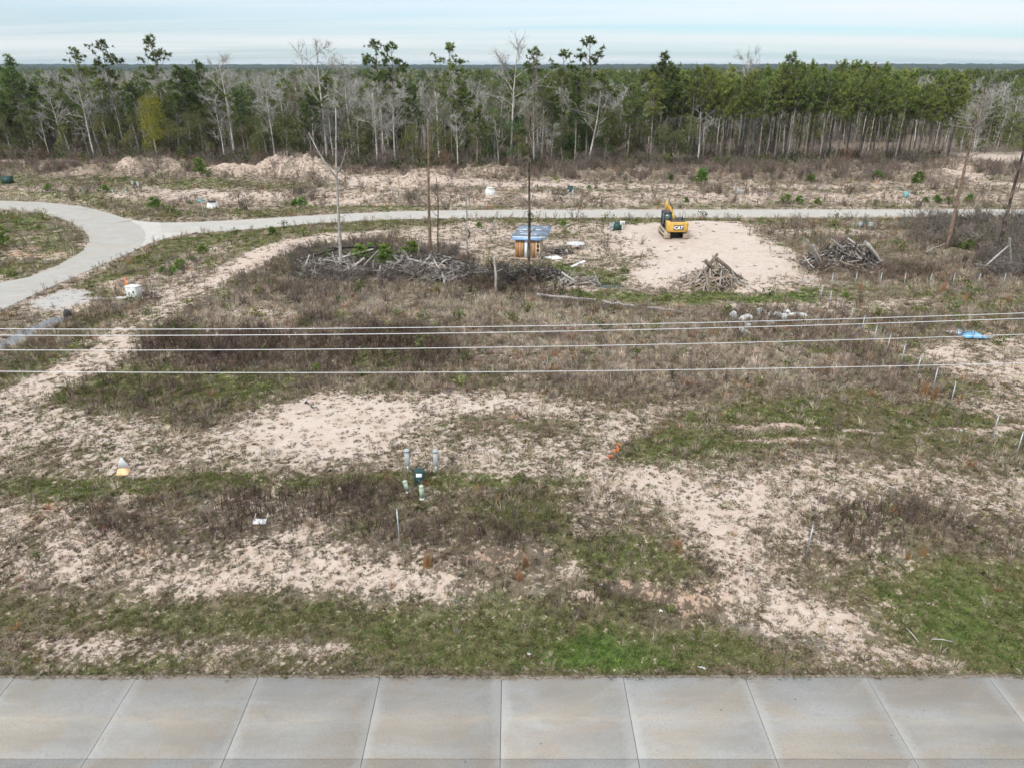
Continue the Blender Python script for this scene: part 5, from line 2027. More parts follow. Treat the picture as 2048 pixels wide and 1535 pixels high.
# ------------------------------------------------------------------ shed
def shed():
    x, y, z = G(1055, 520)
    o = thing('shed', 'small unfinished plywood shed with a blue-edged grey roof', 'shed', (x, y, z), R(-8))
    PLY = mat('orange_plywood', (.33, .165, .07), (.48, .27, .125), rough=.8, scale=3, stretch=(2, 2, .5))
    STUD = mat('pale_stud_wood', (.58, .46, .33), (.70, .58, .44), rough=.8, scale=4)
    ROOF = mat('grey_roof_felt', (.115, .15, .195), (.21, .25, .30), rough=.8, scale=2.5)
    BLUE = mat('blue_metal_edge', (.22, .38, .62), (.34, .50, .72), rough=.4, scale=2)
    W, D, Hf, Hb = 2.85, 3.6, 2.45, 2.95
    fl = MB()
    fl.box((0, D / 2, .08), (W + .1, D, .16))
    part('floor_deck', fl, STUD, o)
    # front wall boards, left to right
    x0 = -W / 2
    fr = link('front_wall', None, o)
    f = MB()
    f.box((0, .06, Hf - .05), (W, .09, .10))
    f.box((0, .06, .21), (W, .09, .10))
    part('plate', f, STUD, fr)
    for (a, b, m, nm, yy) in ((.0, .50, PLY, 'plywood_panel', 0), (.50, .57, STUD, 'batten', -.02), (.57, 1.02, PLY, 'plywood_panel', 0), (1.08, 1.40, M_WHITE, 'white_panel', -.015), (1.46, 1.78, M_WHITE, 'white_panel', -.015),
                              (1.84, 2.32, PLY, 'plywood_panel', 0), (2.33, 2.47, STUD, 'batten', -.02)):
        p = MB()
        p.box((x0 + (a + b) / 2, yy, Hf / 2 + .12), (b - a, .03, Hf - .26))
        part(nm, p, m, fr)
    rr = MB()
    rr.box((x0 + 2.78, .0, Hf / 2 + .1), (.09, .09, Hf - .2))
    part('corner_post', rr, STUD, fr)
    for k in range(5):
        p = MB()
        p.box((x0 + 2.60, .01, .35 + k * .5), (.27, .04, .07))
        part('cross_slat', p, STUD, fr)
    # sides and back
    for sx in (-1, 1):
        sd = link('side_wall', None, o)
        if sx < 0:
            p = MB()
            p.add([(sx * W / 2, .1, .16), (sx * W / 2, D, .16), (sx * W / 2, D, Hb - .06), (sx * W / 2, .1, Hf - .06)], [(0, 2, 1), (0, 3, 2)])
            p.add([(sx * W / 2 + .03, .1, .16), (sx * W / 2 + .03, D, .16), (sx * W / 2 + .03, D, Hb - .06), (sx * W / 2 + .03, .1, Hf - .06)], [(0, 1, 2), (0, 2, 3)])
            part('plywood_panel', p, PLY, sd)
        else:
            for k in range(5):
                p = MB()
                yy = .5 + k * .75
                p.box((sx * W / 2 - .04, yy, (Hf + (Hb - Hf) * yy / D) / 2 + .06), (.08, .09, Hf + (Hb - Hf) * yy / D - .18))
                part('stud', p, STUD, sd)
            for k in range(2):
                p = MB()
                p.box((sx * W / 2 - .04, D / 2, .8 + .8 * k), (.05, D - .2, .08))
                part('rail', p, STUD, sd)
    bk = MB()
    bk.box((0, D - .02, Hb / 2 + .05), (W - .1, .03, Hb - .2))
    part('back_wall', bk, PLY, o)
    # roof of felt sheets, ragged, wider than the shed
    rf = link('roof', None, o)
    sl = math.atan2(Hb - Hf, D)
    rows_ = [(-.30, 1.15), (1.05, 2.6), (2.5, 4.1)]
    for i, (a, b) in enumerate(rows_):
        p = MB()
        ym = (a + b) / 2
        p.box((.16 + .14 * i, ym, Hf + .06 + ym * math.tan(sl) + .012 * i), (4.15 - .12 * i, b - a, .03), rx=sl)
        part('roof_sheet', p, ROOF, rf)
    rs_ = random.Random(8)
    for i in range(13):
        p = MB()
        yy = rs_.choice([1.1, 1.15, 2.55, 2.6, rs_.uniform(0, 4)])
        p.box((rs_.uniform(-1.7, 2.0), yy, Hf + .105 + yy * math.tan(sl)), (rs_.uniform(.25, .9), rs_.uniform(.07, .2), .02), rx=sl, rz=rs_.uniform(-.35, .35))
        part('torn_felt', p, M_WHITE, rf)
    p = MB()
    p.box((-.05, -.36, Hf + .04), (3.25, .05, .34), rx=-.25)
    part('fascia', p, BLUE, rf)
    p = MB()
    p.box((-.05, -.30, Hf + .215), (3.27, .20, .02), rx=.1)
    part('drip_edge', p, M_WHITE, rf)


shed()


def sheet(name, px, py, w, d, rz, label, cat, m, th=.03, group=None, tilt=.03):
    x, y, z = G(px, py)
    a = MB()
    # slightly buckled sheet
    nx, ny = 6, 4
    rng = np.random.default_rng(int(px))
    gx, gy = np.meshgrid(np.linspace(-w / 2, w / 2, nx), np.linspace(-d / 2, d / 2, ny))
    gz = rng.normal(size=gx.shape) * .018 + tilt * gx
    top = np.stack([gx, gy, gz + th], -1).reshape(-1, 3)
    bot = np.stack([gx, gy, gz], -1).reshape(-1, 3)
    i = (np.arange(ny - 1)[:, None] * nx + np.arange(nx - 1)[None]).ravel()
    a.quads(top, np.stack([i, i + 1, i + nx + 1, i + nx], 1))
    a.quads(bot, np.stack([i, i + nx, i + nx + 1, i + 1], 1))
    edge = list(range(nx)) + [nx * k + nx - 1 for k in range(1, ny)] + [nx * (ny - 1) + k for k in range(nx - 2, -1, -1)] + [nx * k for k in range(ny - 2, 0, -1)]
    n = len(edge)
    a.quads(np.concatenate([bot[edge], top[edge]]), [(k, (k + 1) % n, n + (k + 1) % n, n + k) for k in range(n)])
    o = part(name, a, m)
    o.location = (x, y, z + .06)
    o.rotation_euler = (0, 0, rz)
    return tag(o, label, cat, group)


sheet('metal_sheet', 1106, 517, 1.7, 1.5, .25, 'white metal sheet lying right beside the shed', 'metal sheet', M_WHITE)
sheet('metal_sheet', 1156, 529, 2.9, .42, .95, 'long narrow white metal strip lying slantwise right of the shed', 'metal sheet', M_WHITE)
sheet('metal_sheet', 1066, 539, 1.1, .9, -.3, 'white sheet lying at the foot of the burnt trunk before the shed', 'metal sheet', M_WHITE)
# fallen signboard on the bank
x, y, z = G(519, 1050)
o = thing('fallen_sign', 'white blank signboard lying on the bank with its two short legs', 'sign', (x, y, z + .10), R(3))
a = MB()
a.box((0, .12, .05), (.62, .30, .025), rx=.35, ry=.05)
part('board', a, M_WHITE, o)
for sx in (-.28, .30):
    a = MB()
    a.box((sx, .42, .16), (.025, .34, .025), rx=.35)
    part('leg', a, M_CREAM, o)
# crumpled yard sign
x, y, z = G(250, 944)
o = thing('bent_yard_sign', 'bent white and orange yard sign standing crumpled on the sand', 'sign', (x, y, z), 0)
a = MB()
a.add([(-.30, -.06, .28), (.36, -.02, .30), (-.10, .16, .86), (-.22, .08, .70), (-.30, -.045, .28), (.36, -.005, .30), (-.10, .175, .86), (-.22, .095, .70)], [(0, 1, 2), (0, 2, 3), (4, 6, 5), (4, 7, 6), (0, 5, 1), (0, 4, 5), (1, 6, 2), (1, 5, 6)])
part('upper_fold', a, M_WHITE, o)
b = MB()
b.add([(-.30, -.062, .275), (.36, -.022, .295), (.30, -.30, .02), (-.34, -.32, 0), (-.30, -.047, .275), (.36, -.007, .295), (.30, -.285, .02), (-.34, -.305, 0)], [(0, 3, 2), (0, 2, 1), (4, 6, 7), (4, 5, 6), (1, 2, 6), (1, 6, 5), (3, 0, 4), (3, 4, 7)])
part('lower_fold', b, mat('faded_yellow_print', (.72, .33, .10), (.80, .60, .40), rough=.6, scale=9, stretch=(3, 1, 1)), o)
c = MB()
c.add([(.10, -.135, .185), (.33, -.12, .20), (.29, -.23, .07), (.08, -.245, .065)], [(0, 3, 2), (0, 2, 1)])
part('orange_panel', c, M_ORANGE, o)
d = MB()
for sx in (-.2, .2):
    d.tube([(sx, -.05, -.1), (sx, .0, .5)], .008, 4)
part('wire_stake', d, M_STEEL, o)
# survey stake with ribbon
x, y, z = G(1232, 913)
o = thing('survey_stake', 'wooden survey stake with orange ribbon standing on the sand', 'stake', (x, y, z))
a = MB()
a.box((0, 0, .38), (.05, .025, .95))
part('stake', a, M_LOGTAN, o)
a = MB()
rng_ = np.random.default_rng(4)
for k in range(7):
    p = crooked((0, -.02, .35 + .09 * k), (rng_.normal() * .5, -.4, -.3), .34, 3, .5, rng_)
    a.tube(p, [.018, .03, .028, .01], 4)
for k in range(3):
    p = crooked((-.1 - .12 * k, -.1, .03), (-1, rng_.normal() * .5, .1), .35, 3, .4, rng_)
    a.tube(p, [.015, .025, .022, .01], 4)
part('ribbon', a, M_ORANGE, o)
# blue tarp
def tarp(px, py, w, d, label, m, seed):
    x, y, z = G(px, py)
    rng = np.random.default_rng(seed)
    n = 13
    gx, gy = np.meshgrid(np.linspace(-1, 1, n), np.linspace(-1, 1, n))
    ox, oy = rng.uniform(0, 50, 2)
    wav = fbm(gx * w + ox, gy * d + oy, 1.6, seed, 3)
    fold = np.abs(np.sin(gx * 4.2 + 3 * fbm(gx + ox, gy + oy, 1.5, seed + 5, 2)))
    X = gx * w / 2 * (1 + .35 * (fbm(gy + ox, gx, 1.2, seed + 2, 2) - .5)) + .35 * gy * w * -.35
    Y = gy * d / 2 * (1 + .5 * (fbm(gx + oy, gy, 1.2, seed + 3, 2) - .5))
    Z = .06 + .22 * wav * (1 - .6 * np.maximum(abs(gx), abs(gy))) + .10 * fold
    v = np.stack([X, Y, Z], -1).reshape(-1, 3)
    i = (np.arange(n - 1)[:, None] * n + np.arange(n - 1)[None]).ravel()
    a = MB()
    a.quads(v, np.stack([i, i + 1, i + n + 1, i + n], 1))
    a.quads(v - [0, 0, .02], np.stack([i, i + n, i + n + 1, i + 1], 1))
    o = part('tarp', a, m)
    o.location = (x, y, z)
    return tag(o, label, 'tarp')


tarp(1939, 672, 1.9, 1.7, 'crumpled bright blue tarp lying in weeds right of the fence', mat('blue_tarp', (.10, .33, .56), (.20, .47, .70), rough=.45, scale=3), 5)
tarp(1905, 668, .9, .6, 'small greyish plastic sheet beside the blue tarp', M_WHITE, 9)
# low table with a grey sheet and ash heap by it
x, y, z = G(1151, 499)
o = thing('covered_table', 'low table under a grey sheet among debris right of the shed', 'table', (x, y, z))
a = MB()
ang = np.linspace(0, 2 * math.pi, 17)[:-1]
v = [(0, 0, .98)] + [(1.05 * math.cos(t), .75 * math.sin(t), .80 + .03 * math.sin(3 * t)) for t in ang] + [(1.12 * math.cos(t), .80 * math.sin(t), .66 + .05 * math.sin(5 * t)) for t in ang]
f = [(0, 1 + i, 1 + (i + 1) % 16) for i in range(16)]
f += [(1 + i, 17 + i, 17 + (i + 1) % 16) for i in range(16)] + [(1 + i, 17 + (i + 1) % 16, 1 + (i + 1) % 16) for i in range(16)]
a.add(v, f)
part('sheet_cover', a, mat('grey_sheet', (.40, .40, .40), (.55, .55, .55), rough=.7), o)
for sx in (-.6, .6):
    for sy in (-.4, .4):
        a = MB()
        a.box((sx, sy, .34), (.07, .07, .70))
        part('leg', a, M_LOGTAN, o)
# boards on the verge, lower right
for k, (pa, pb_, lab) in enumerate([((1812, 1257), (1837, 1285), 'thin weathered stick lying aslant on the green verge at lower right'), ((1862, 1279), (1905, 1284), 'pale half-buried stick lying level on the verge at lower right')]):
    ax, ay, az = G(*pa)
    bx, by, bz = G(*pb_)
    a = MB()
    a.tube([(ax, ay, az + .06), ((ax + bx) / 2, (ay + by) / 2 + .02, (az + bz) / 2 + .08), (bx, by, bz + .05)], [.022, .026, .02], 6)
    tag(part('stick', a, M_BARKGREY), lab, 'stick')
# scraps of litter
M_LIT = M_WHITE
for px, py, lab in [(1404, 1336, 'small white scrap of litter near the road edge, right of the green patch'), (1203, 1160, 'white scrap of litter caught in the dark gully weeds'), (1320, 1221, 'white scrap of litter below the red earth cut'),
                    (1611, 1283, 'left of two white paper scraps on the verge at right'), (1664, 1258, 'right of two white paper scraps on the verge at right'), (1057, 1307, 'flattened white paper on the verge right of middle')]:
    x, y, z = G(px, py)
    rng_ = np.random.default_rng(px)
    a = MB()
    p = rng_.normal(size=(7, 3)) * np.array([.07, .05, .025]) + np.array([0, 0, .07])
    a.add(np.concatenate([p, [[0, 0, .11]]]), [(7, i, (i + 1) % 7) for i in range(7)] + [(7, (i + 2) % 7, i) for i in range(7)])
    o = part('litter_scrap', a, M_LIT)
    o.location = (x, y, z)
    tag(o, lab, 'litter', 'white scraps of litter')
x, y, z = G(922, 1152)
a = MB()
a.add([(-.16, 0, .02), (.05, -.1, .03), (.18, .05, .03), (.0, .12, .05), (.02, 0, .16)], [(0, 1, 4), (1, 2, 4), (2, 3, 4), (3, 0, 4)])
o = part('litter_scrap', a, M_BLACK)
o.location = (x, y, z)
tag(o, 'black plastic scrap on the bank below the lone post', 'litter')

# ------------------------------------------------------------------ logs
def log_mesh(seed, L, r, m, bend=.05, stubs=2, sides=7):
    rng = np.random.default_rng(seed)
    mb = MB()
    p = crooked((-L / 2, 0, 0), (1, 0, 0), L, 5, bend, rng)
    p[:, 2] -= p[:, 2].mean()
    rad = r * np.linspace(1.1, .62, 6) * rng.uniform(.88, 1.12, 6)
    mb.tube(p, rad, sides)
    for _ in range(stubs):
        t = rng.uniform(.2, .9)
        d = np.array([.5, *rng.normal(size=2)])
        mb.tube(crooked(at_path(p, t), d / np.linalg.norm(d), L * rng.uniform(.08, .22), 2, .2, rng), [r * .38, r * .28, r * .12], 4)
    return mb.mesh('log', m)


LOGS = {}
for nm, m in (('tan', M_LOGTAN), ('grey', M_BARKGREY), ('dark', M_LOGDARK)):
    LOGS[nm] = [log_mesh(400 + i, 2.0, (.065, .085, .105, .13)[i % 4], m, .07, 1 + i % 3) for i in range(8)]


for nm, m in (('twig', M_BARKGREY), ('blacktwig', M_LOGDARK), ('browntwig', M_LOGTAN)):
    LOGS[nm] = [log_mesh(450 + i, 2.0, (.03, .04, .05)[i % 3], m, .16, 5, 5) for i in range(8)]


def heap(px, pb, rx, ry, hh, n, mix, label, seed, steep=.5, giants=(), center_dy=0.0, lo=.6, hi=1.5):
    """cone-shaped heap of logs; every log lies against the heap's flank"""
    x, y, z = G(px, pb)
    o = thing('log_pile', label, 'log pile', (x, y + ry + center_dy, z))
    rng = random.Random(seed)
    core = MB()
    # earth and litter at the heart of the heap
    ang = np.linspace(0, 2 * math.pi, 19)[:-1]
    v = [(0, 0, hh * .66)]
    for k, (f, zz) in enumerate(((.35, .48), (.68, .22), (.95, -.1))):
        v += [(rx * f * math.cos(t) * (1 + .12 * math.sin(3 * t + k)), ry * f * math.sin(t), hh * zz) for t in ang]
    f = [(0, 1 + i, 1 + (i + 1) % 18) for i in range(18)]
    for k in range(2):
        a, b = 1 + 18 * k, 1 + 18 * (k + 1)
        for i in range(18):
            j = (i + 1) % 18
            f += [(a + i, b + i, b + j), (a + i, b + j, a + j)]
    core.add(v, f)
    part('debris_core', core, mat('heap_dirt_%d' % seed, (.05, .04, .033), (.17, .13, .10), scale=6), o)
    for i in range(n):
        t = rng.uniform(0, 6.283)
        s = math.sqrt(rng.uniform(.02, 1))
        hx, hy = rx * s * math.cos(t), ry * s * math.sin(t)
        zz = hh * max(0, 1 - s) ** .85 * rng.uniform(.75, 1.05) + .08
        flank = math.atan2(hh, (rx + ry) / 2)
        if rng.random() < steep:
            az = math.atan2(-hy, -hx) + rng.gauss(0, .35)           # pointing uphill
            el = flank * rng.uniform(.6, 1.3)
        else:
            az = math.atan2(-hy, -hx) + math.pi / 2 + rng.gauss(0, .5)
            el = rng.gauss(0, .16)
        L = rng.uniform(lo, hi)
        lg = link('log', rng.choice(LOGS[rng.choice(mix)]), o, (hx, hy, zz), (rng.uniform(0, 6), -el, az))
        lg.rotation_mode = 'XYZ'
        lg.scale = (L, rng.uniform(.75, 1.25), rng.uniform(.75, 1.25))
    for (gx, gy, gz, L, th, el, az, nm) in giants:
        lg = link('log', LOGS[nm][3], o, (gx, gy, gz), (0, -el, az))
        lg.scale = (L, th, th)
    return o


heap(1440, 583, 3.2, 2.4, 1.75, 190, ['tan', 'tan', 'browntwig', 'tan', 'grey', 'browntwig'], 'cone-shaped pile of tan logs in front of the sandy pad', 61, .6,
     [(-.55, -.4, 2.25, 1.2, 1.6, .80, R(200) + math.pi, 'tan'), (-.15, -.5, 2.2, .9, 1.2, 1.35, R(100), 'tan'), (.15, -.5, 2.0, .85, 1.3, 1.45, R(80), 'tan'), (-.6, -.8, 1.9, 1.1, 1.6, -.75, R(8), 'tan'),
      (.95, -.5, 1.9, 1.5, 1.5, -.65, 0, 'tan'), (-1.0, -1.7, .75, 1.1, 1.7, 1.0, R(75), 'tan'), (-2.6, -1.0, .35, .9, 1.0, .2, R(20), 'tan')])
heap(1712, 548, 4.9, 3.0, 2.7, 290, ['dark', 'dark', 'blacktwig', 'dark', 'blacktwig', 'grey', 'browntwig'], 'wide dark brush pile of burnt logs right of the sandy pad', 62, .5,
     [(-4.1, -1.4, 1.7, 2.0, 1.1, -.95, R(8), 'grey'), (-3.7, -1.7, 1.5, 1.7, 1.0, -.95, R(5), 'grey'), (2.3, -1.9, 1.8, 1.8, 1.5, -.75, R(10), 'grey'), (1.9, -1.3, 2.2, 1.3, 1.2, -.8, R(10), 'grey'), (-1.3, -.9, 2.5, 1.3, .9, -.6, R(-5), 'grey'),
      (2.6, -3.3, .35, 1.6, .9, .12, R(5), 'tan'), (1.2, -3.2, .3, 1.6, .8, -.08, R(-8), 'tan'), (2.3, -3.9, .22, 1.4, .9, .2, R(28), 'tan'), (-2.7, -2.8, .5, 1.5, .9, .25, R(12), 'tan'), (-.2, -2.8, .75, 1.7, .7, -.28, R(-12), 'tan')], hi=1.35)
heap(2050, 548, 4.6, 2.2, .8, 120, ['grey', 'twig', 'twig', 'dark'], 'low spread of grey broken limbs at the right edge below the leaning trunk', 63, .3, [(-2.4, -.6, 1.5, 1.9, .8, .75, R(8), 'grey'), (-1.0, -.7, 1.6, 2.1, .9, -1.2, R(5), 'grey')], hi=1.6)
heap(655, 565, 4.1, 4.6, 1.7, 230, ['grey', 'twig', 'twig', 'dark', 'blacktwig', 'twig'], 'tangle of grey limbs at the left end of the debris row', 64, .35,
     [(.5, .3, 1.35, 3.6, 1.0, .22, R(12), 'grey'), (2.2, -1.6, .8, 1.6, 1.3, .55, R(30), 'grey'), (3.3, .8, 1.6, 2.6, .8, .2, R(15), 'dark'), (-3.2, -1.0, .6, .9, 1.0, 1.0, R(40), 'grey'), (2.9, -2.2, .35, 1.3, .8, -.35, R(10), 'grey'), (-1.2, 1.2, 1.75, 3.0, .8, .16, R(22), 'dark'), (1.5, 2.4, 2.0, 2.8, 1.0, -.10, R(28), 'dark'), (-2.8, -2.0, .9, 1.5, .9, .9, R(60), 'grey'), (3.6, -.4, 1.2, 1.8, .8, .5, R(50), 'grey')], hi=1.7)
heap(770, 563, 4.6, 5.0, 1.5, 170, ['grey', 'twig', 'twig', 'dark', 'blacktwig'], 'wide thin scatter of limbs in the middle of the debris row', 65, .3, [(.2, -1.2, .8, .9, .8, 1.25, R(80), 'grey'), (2.2, -.9, .75, .8, .8, 1.4, R(90), 'grey'), (1.3, -1.0, .8, 1.1, .7, -.75, R(5), 'grey')], hi=1.6)
heap(868, 568, 4.3, 4.2, 1.5, 210, ['grey', 'twig', 'twig', 'dark', 'browntwig'], 'grey limb tangle at the right end of the debris row', 66, .35, [(-.8, -.3, 1.0, 2.3, 1.1, -.22, R(-10), 'grey'), (1.8, -1.3, .6, 1.6, .8, -.4, R(-14), 'grey'), (-1.8, .8, 1.5, 2.4, .8, .25, R(-20), 'dark'), (2.6, .6, 1.2, 2.2, .9, -.3, R(20), 'dark'), (.6, -2.2, .7, 1.7, .8, .7, R(120), 'grey')], hi=1.7)
heap(1030, 567, 6.2, 2.6, .8, 130, ['dark', 'dark', 'blacktwig', 'twig'], 'low line of charred logs in front of the shed', 67, .1, [(-2.6, -.3, .55, 2.6, .8, .02, R(2), 'grey'), (.5, .2, .5, 2.8, .9, -.04, R(-5), 'dark'), (-1.5, -.9, .3, 3.0, .8, 0, R(3), 'dark')], lo=.9, hi=1.9)
heap(1160, 572, 2.0, 1.0, .6, 40, ['grey', 'twig'], 'few pale grey limbs right of the charred logs', 68, .4, [(-.9, -.3, .5, 1.2, .9, -.5, R(-30), 'grey')], hi=1.0)
heap(1128, 511, 1.2, .8, .4, 16, ['dark'], 'small heap of black burnt wood by the covered table', 69, .3, hi=.9)


def lying(px1, py1, px2, py2, r, label, m=None, name='fallen_log', seed=1, zoff=.14):
    a, b = G(px1, py1), G(px2, py2)
    rng = np.random.default_rng(seed)
    a, b = np.array(a), np.array(b)
    t = np.linspace(0, 1, 7)[:, None]
    p = a * (1 - t) + b * t + rng.normal(size=(7, 3)) * .05 + np.array([0, 0, zoff])
    mb = MB()
    mb.tube(p, r * np.linspace(1.1, .7, 7) * rng.uniform(.85, 1.15, 7), 7)
    for _ in range(3):
        k = rng.integers(1, 6)
        d = rng.normal(size=3) + [0, 0, .6]
        mb.tube(crooked(p[k], d / np.linalg.norm(d), .5, 2, .2, rng), [r * .4, r * .3, r * .1], 4)
    return tag(part(name, mb, m or M_BARKGREY), label, 'log', 'fallen logs in the weeds')


lying(1072, 598, 1190, 609, .13, 'long pale fallen log below the fresh green strip, left piece', seed=3, zoff=.45)
lying(1205, 612, 1268, 620, .12, 'middle pale fallen log piece below the green strip', seed=4, zoff=.40)
lying(1295, 622, 1365, 630, .09, 'thin right end of the fallen log line below the green strip', seed=5, zoff=.35)
lying(608, 806, 636, 822, .06, 'short dark stick lying on the open sand left of middle', M_LOGDARK, 'fallen_log', 6, .10)
lying(1850, 516, 1890, 500, .07, 'long thin limb trailing from the brush pile to the right', seed=8, zoff=.8)
lying(1800, 540, 1875, 534, .06, 'thin limb trailing low from the brush pile', seed=9, zoff=.5)

# broken concrete and rubble
def rock(seed, sx, sy, sz):
    rng = np.random.default_rng(seed)
    bm = bmesh.new()
    bmesh.ops.create_icosphere(bm, subdivisions=2, radius=1)
    for v in bm.verts:
        n = v.co.normalized()
        c = np.array(n)
        k = 1 / max(abs(c)) ** .55 * .72
        j = rng.uniform(.86, 1.14)
        v.co = Vector((n.x * k * sx * j, n.y * k * sy * j, n.z * k * sz * j))
    me = bpy.data.meshes.new('rubble')
    bm.to_mesh(me)
    bm.free()
    me.materials.append(M_RUB)
    return me


M_RUB = mat('broken_concrete', (.29, .29, .28), (.52, .52, .50), rough=.9, scale=3, rnd=.2, bump=.5)
RUB = [(1466, 641, .42, .42, .65, 'upright grey stump-like block at the left of the rubble'), (1490, 643, .85, .4, .45, 'pale slab with a dark hole at the middle of the rubble'), (1494, 655, .5, .5, .35, 'white-faced chunk below the slab with a hole'),
       (1490, 668, .8, .35, .3, 'lowest flat grey chunk of the rubble'), (1519, 629, .5, .3, .5, 'tilted pale chunk at the top of the rubble'), (1548, 634, 1.0, .6, .35, 'broad dark flat chunk right of middle in the rubble'),
       (1566, 640, .55, .45, .45, 'pale chunk lying on the broad dark one'), (1597, 636, 1.15, .5, .4, 'rightmost long grey chunk of the rubble'), (1572, 628, .5, .4, .3, 'small chunk behind the pale one in the rubble'), (1540, 649, .7, .3, .25, 'low flat chunk before the broad dark one')]
for i, (px, py, a, b, c, lab) in enumerate(RUB):
    x, y, z = G(px, py)
    o = link('concrete_chunk', rock(500 + i, a, b, c), None, (x, y, z + c * .55), (prng.gauss(0, .2), prng.gauss(0, .2), prng.uniform(-.6, .6)))
    tag(o, lab, 'rubble', 'broken concrete in the weeds')

# ------------------------------------------------------------------ dead standing trees
def snag(px, pb, ptx, pty, r, label, m, limbs=(), seed=1, stubs=6, top_r=.25, crown=None, name='dead_tree'):
    x, y, z = G(px, pb)
    h = up_to(x, y, pty) - z
    dep = y * math.cos(PITCH) + (CAM_H - z - h) * math.sin(PITCH)
    xt = (ptx - 1024) / FPX * dep
    rng = np.random.default_rng(seed)
    o = thing(name, label, 'tree', (x, y, z), 0, 'dead standing trunks on the lot')
    t = np.linspace(0, 1, 12)
    p = np.stack([(xt - x) * t + .10 * np.sin(t * 7 + seed) * t, .12 * np.sin(t * 5 + 2 * seed) * t, h * t - .2 * (1 - t)], 1)
    mb = MB()
    mb.tube(p, r * (1 - (1 - top_r) * t) * rng.uniform(.93, 1.07, 12), 8)
    for _ in range(stubs):
        tt = rng.uniform(.3, .95)
        az = rng.uniform(0, 6.283)
        d = np.array([math.cos(az), math.sin(az), rng.uniform(-.1, .7)])
        mb.tube(crooked(at_path(p, tt), d / np.linalg.norm(d), rng.uniform(.3, 1.3), 3, .2, rng), [.04, .03, .02, .008], 4)
    part('trunk', mb, m, o)
    for (tt, dx, dz, rr) in limbs:                     # limb: start, reach sideways, rise, radius
        q = at_path(p, tt)
        lp = np.array([q, q + [dx * .35, .1, dz * .25], q + [dx * .7, .15, dz * .6], q + [dx, .1, dz]])
        b = MB()
        b.tube(lp, rr * np.array([1, .85, .65, .3]), 6)
        for _ in range(3):
            d = np.array([dx, rng.normal(), abs(dz)]) + rng.normal(size=3)
            b.tube(crooked(at_path(lp, rng.uniform(.4, 1)), d / np.linalg.norm(d), rng.uniform(.4, 1.2), 3, .2, rng), [rr * .4, rr * .3, rr * .2, .006], 4)
        part('limb', b, m, o)
    if crown:
        zc0, zc1, wid, cnt = crown
        cr = MB()
        B, D, L = [], [], []
        for i in range(cnt):
            tt = zc0 + (zc1 - zc0) * rng.uniform() ** .8
            q = at_path(p, tt)
            az = rng.uniform(0, 6.283)
            el = rng.uniform(.1, .9)
            d = np.array([math.cos(az) * math.cos(el), math.sin(az) * math.cos(el), math.sin(el)])
            ll = wid * rng.uniform(.5, 1.1) * (1.1 - .6 * (tt - zc0) / (zc1 - zc0))
            lp = crooked(q, d, ll, 3, .2, rng, .08)
            cr.tube(lp, [.05, .038, .026, .01], 4)
            k = 16
            ts = rng.uniform(.25, 1, k)
            bb = np.array([at_path(lp, s) for s in ts])
            dd = d[None] + rng.normal(size=(k, 3)) * .7
            dd /= np.linalg.norm(dd, axis=1)[:, None]
            B.append(bb); D.append(dd); L.append(rng.uniform(.4, 1.2, k))
        B, D, L = map(np.concatenate, (B, D, L))
        ribbons(cr, B, D, L, np.full(len(B), .026), rng.uniform(0, 1, len(B)), rng)
        B2 = B + D * (L * .6)[:, None]
        D2 = D + rng.normal(size=D.shape) * .7
        D2 /= np.linalg.norm(D2, axis=1)[:, None]
        ribbons(cr, B2, D2, L * .6, np.full(len(B), .022), rng.uniform(0, 1, len(B)), rng)
        part('crown', cr, M_TWIG, o)
    return o


snag(682, 545, 669, 216, .20, 'tall forked silver-grey dead tree standing in the debris row', M_BARKGREY, [(.60, -2.4, 4.4, .10), (.62, 1.2, 2.6, .07), (.52, 1.5, 1.3, .05), (.36, 1.2, .5, .04)], 1)
snag(861, 520, 854, 238, .19, 'tall scorched brown trunk left of the shed', M_BARKBROWN, [(.68, 1.7, 2.2, .05), (.74, -.9, .2, .03)], 2, 5, .45)
snag(877, 534, 874, 355, .10, 'thin black-based dead pole right of the scorched trunk', M_CHAR, [], 3, 5, .35)
snag(935, 508, 931, 362, .11, 'pale grey dead pole midway between scorched trunk and shed', M_BARKGREY, [], 4, 4, .4)
snag(992, 584, 990, 512, .13, 'short pale broken stub with a dark top before the weeds', M_BARKGREY, [(.95, .9, .15, .06)], 5, 2, .8)
snag(1057, 566, 1061, 214, .165, 'tall slim burnt trunk standing in front of the shed', M_CHAR, [(.86, .9, .9, .03), (.80, -.8, .8, .03)], 6, 9, .30)
snag(1893, 498, 1966, 178, .24, 'large bare-crowned tree with orange-brown trunk at the right', M_BARKBROWN, [(.55, 1.6, .4, .06), (.60, 2.4, .9, .05)], 7, 5, .30, (.62, 1.0, 3.9, 36))
snag(1993, 512, 2056, 268, .20, 'dark burnt trunk leaving the frame at the right edge', M_CHAR, [(.15, -.9, .1, .03)], 8, 4, .6)
snag(2010, 462, 2022, 448, .16, 'short black charred stump near the right edge', M_CHAR, [], 9, 0, .8)
snag(938, 476, 938, 459, .12, 'small black burnt stump behind the debris row', M_CHAR, [], 10, 1, .7)
snag(824, 487, 828, 462, .12, 'short dark broken stump right of the small black one', M_CHAR, [], 11, 1, .7) if False else None
snag(978, 485, 981, 455, .13, 'knobbly grey broken stub left of the shed', M_BARKGREY, [], 12, 2, .8)
snag(988, 460, 989, 440, .14, 'upper grey broken stub left of the shed roof', M_BARKGREY, [], 13, 1, .9)
snag(833, 526, 846, 438, .05, 'thin white leaning pole left of the scorched trunk', M_BARKGREY, [], 14, 2, .5)
snag(641, 547, 639, 516, .06, 'thin grey stub standing in the left end of the debris row', M_BARKGREY, [], 15, 1, .8)

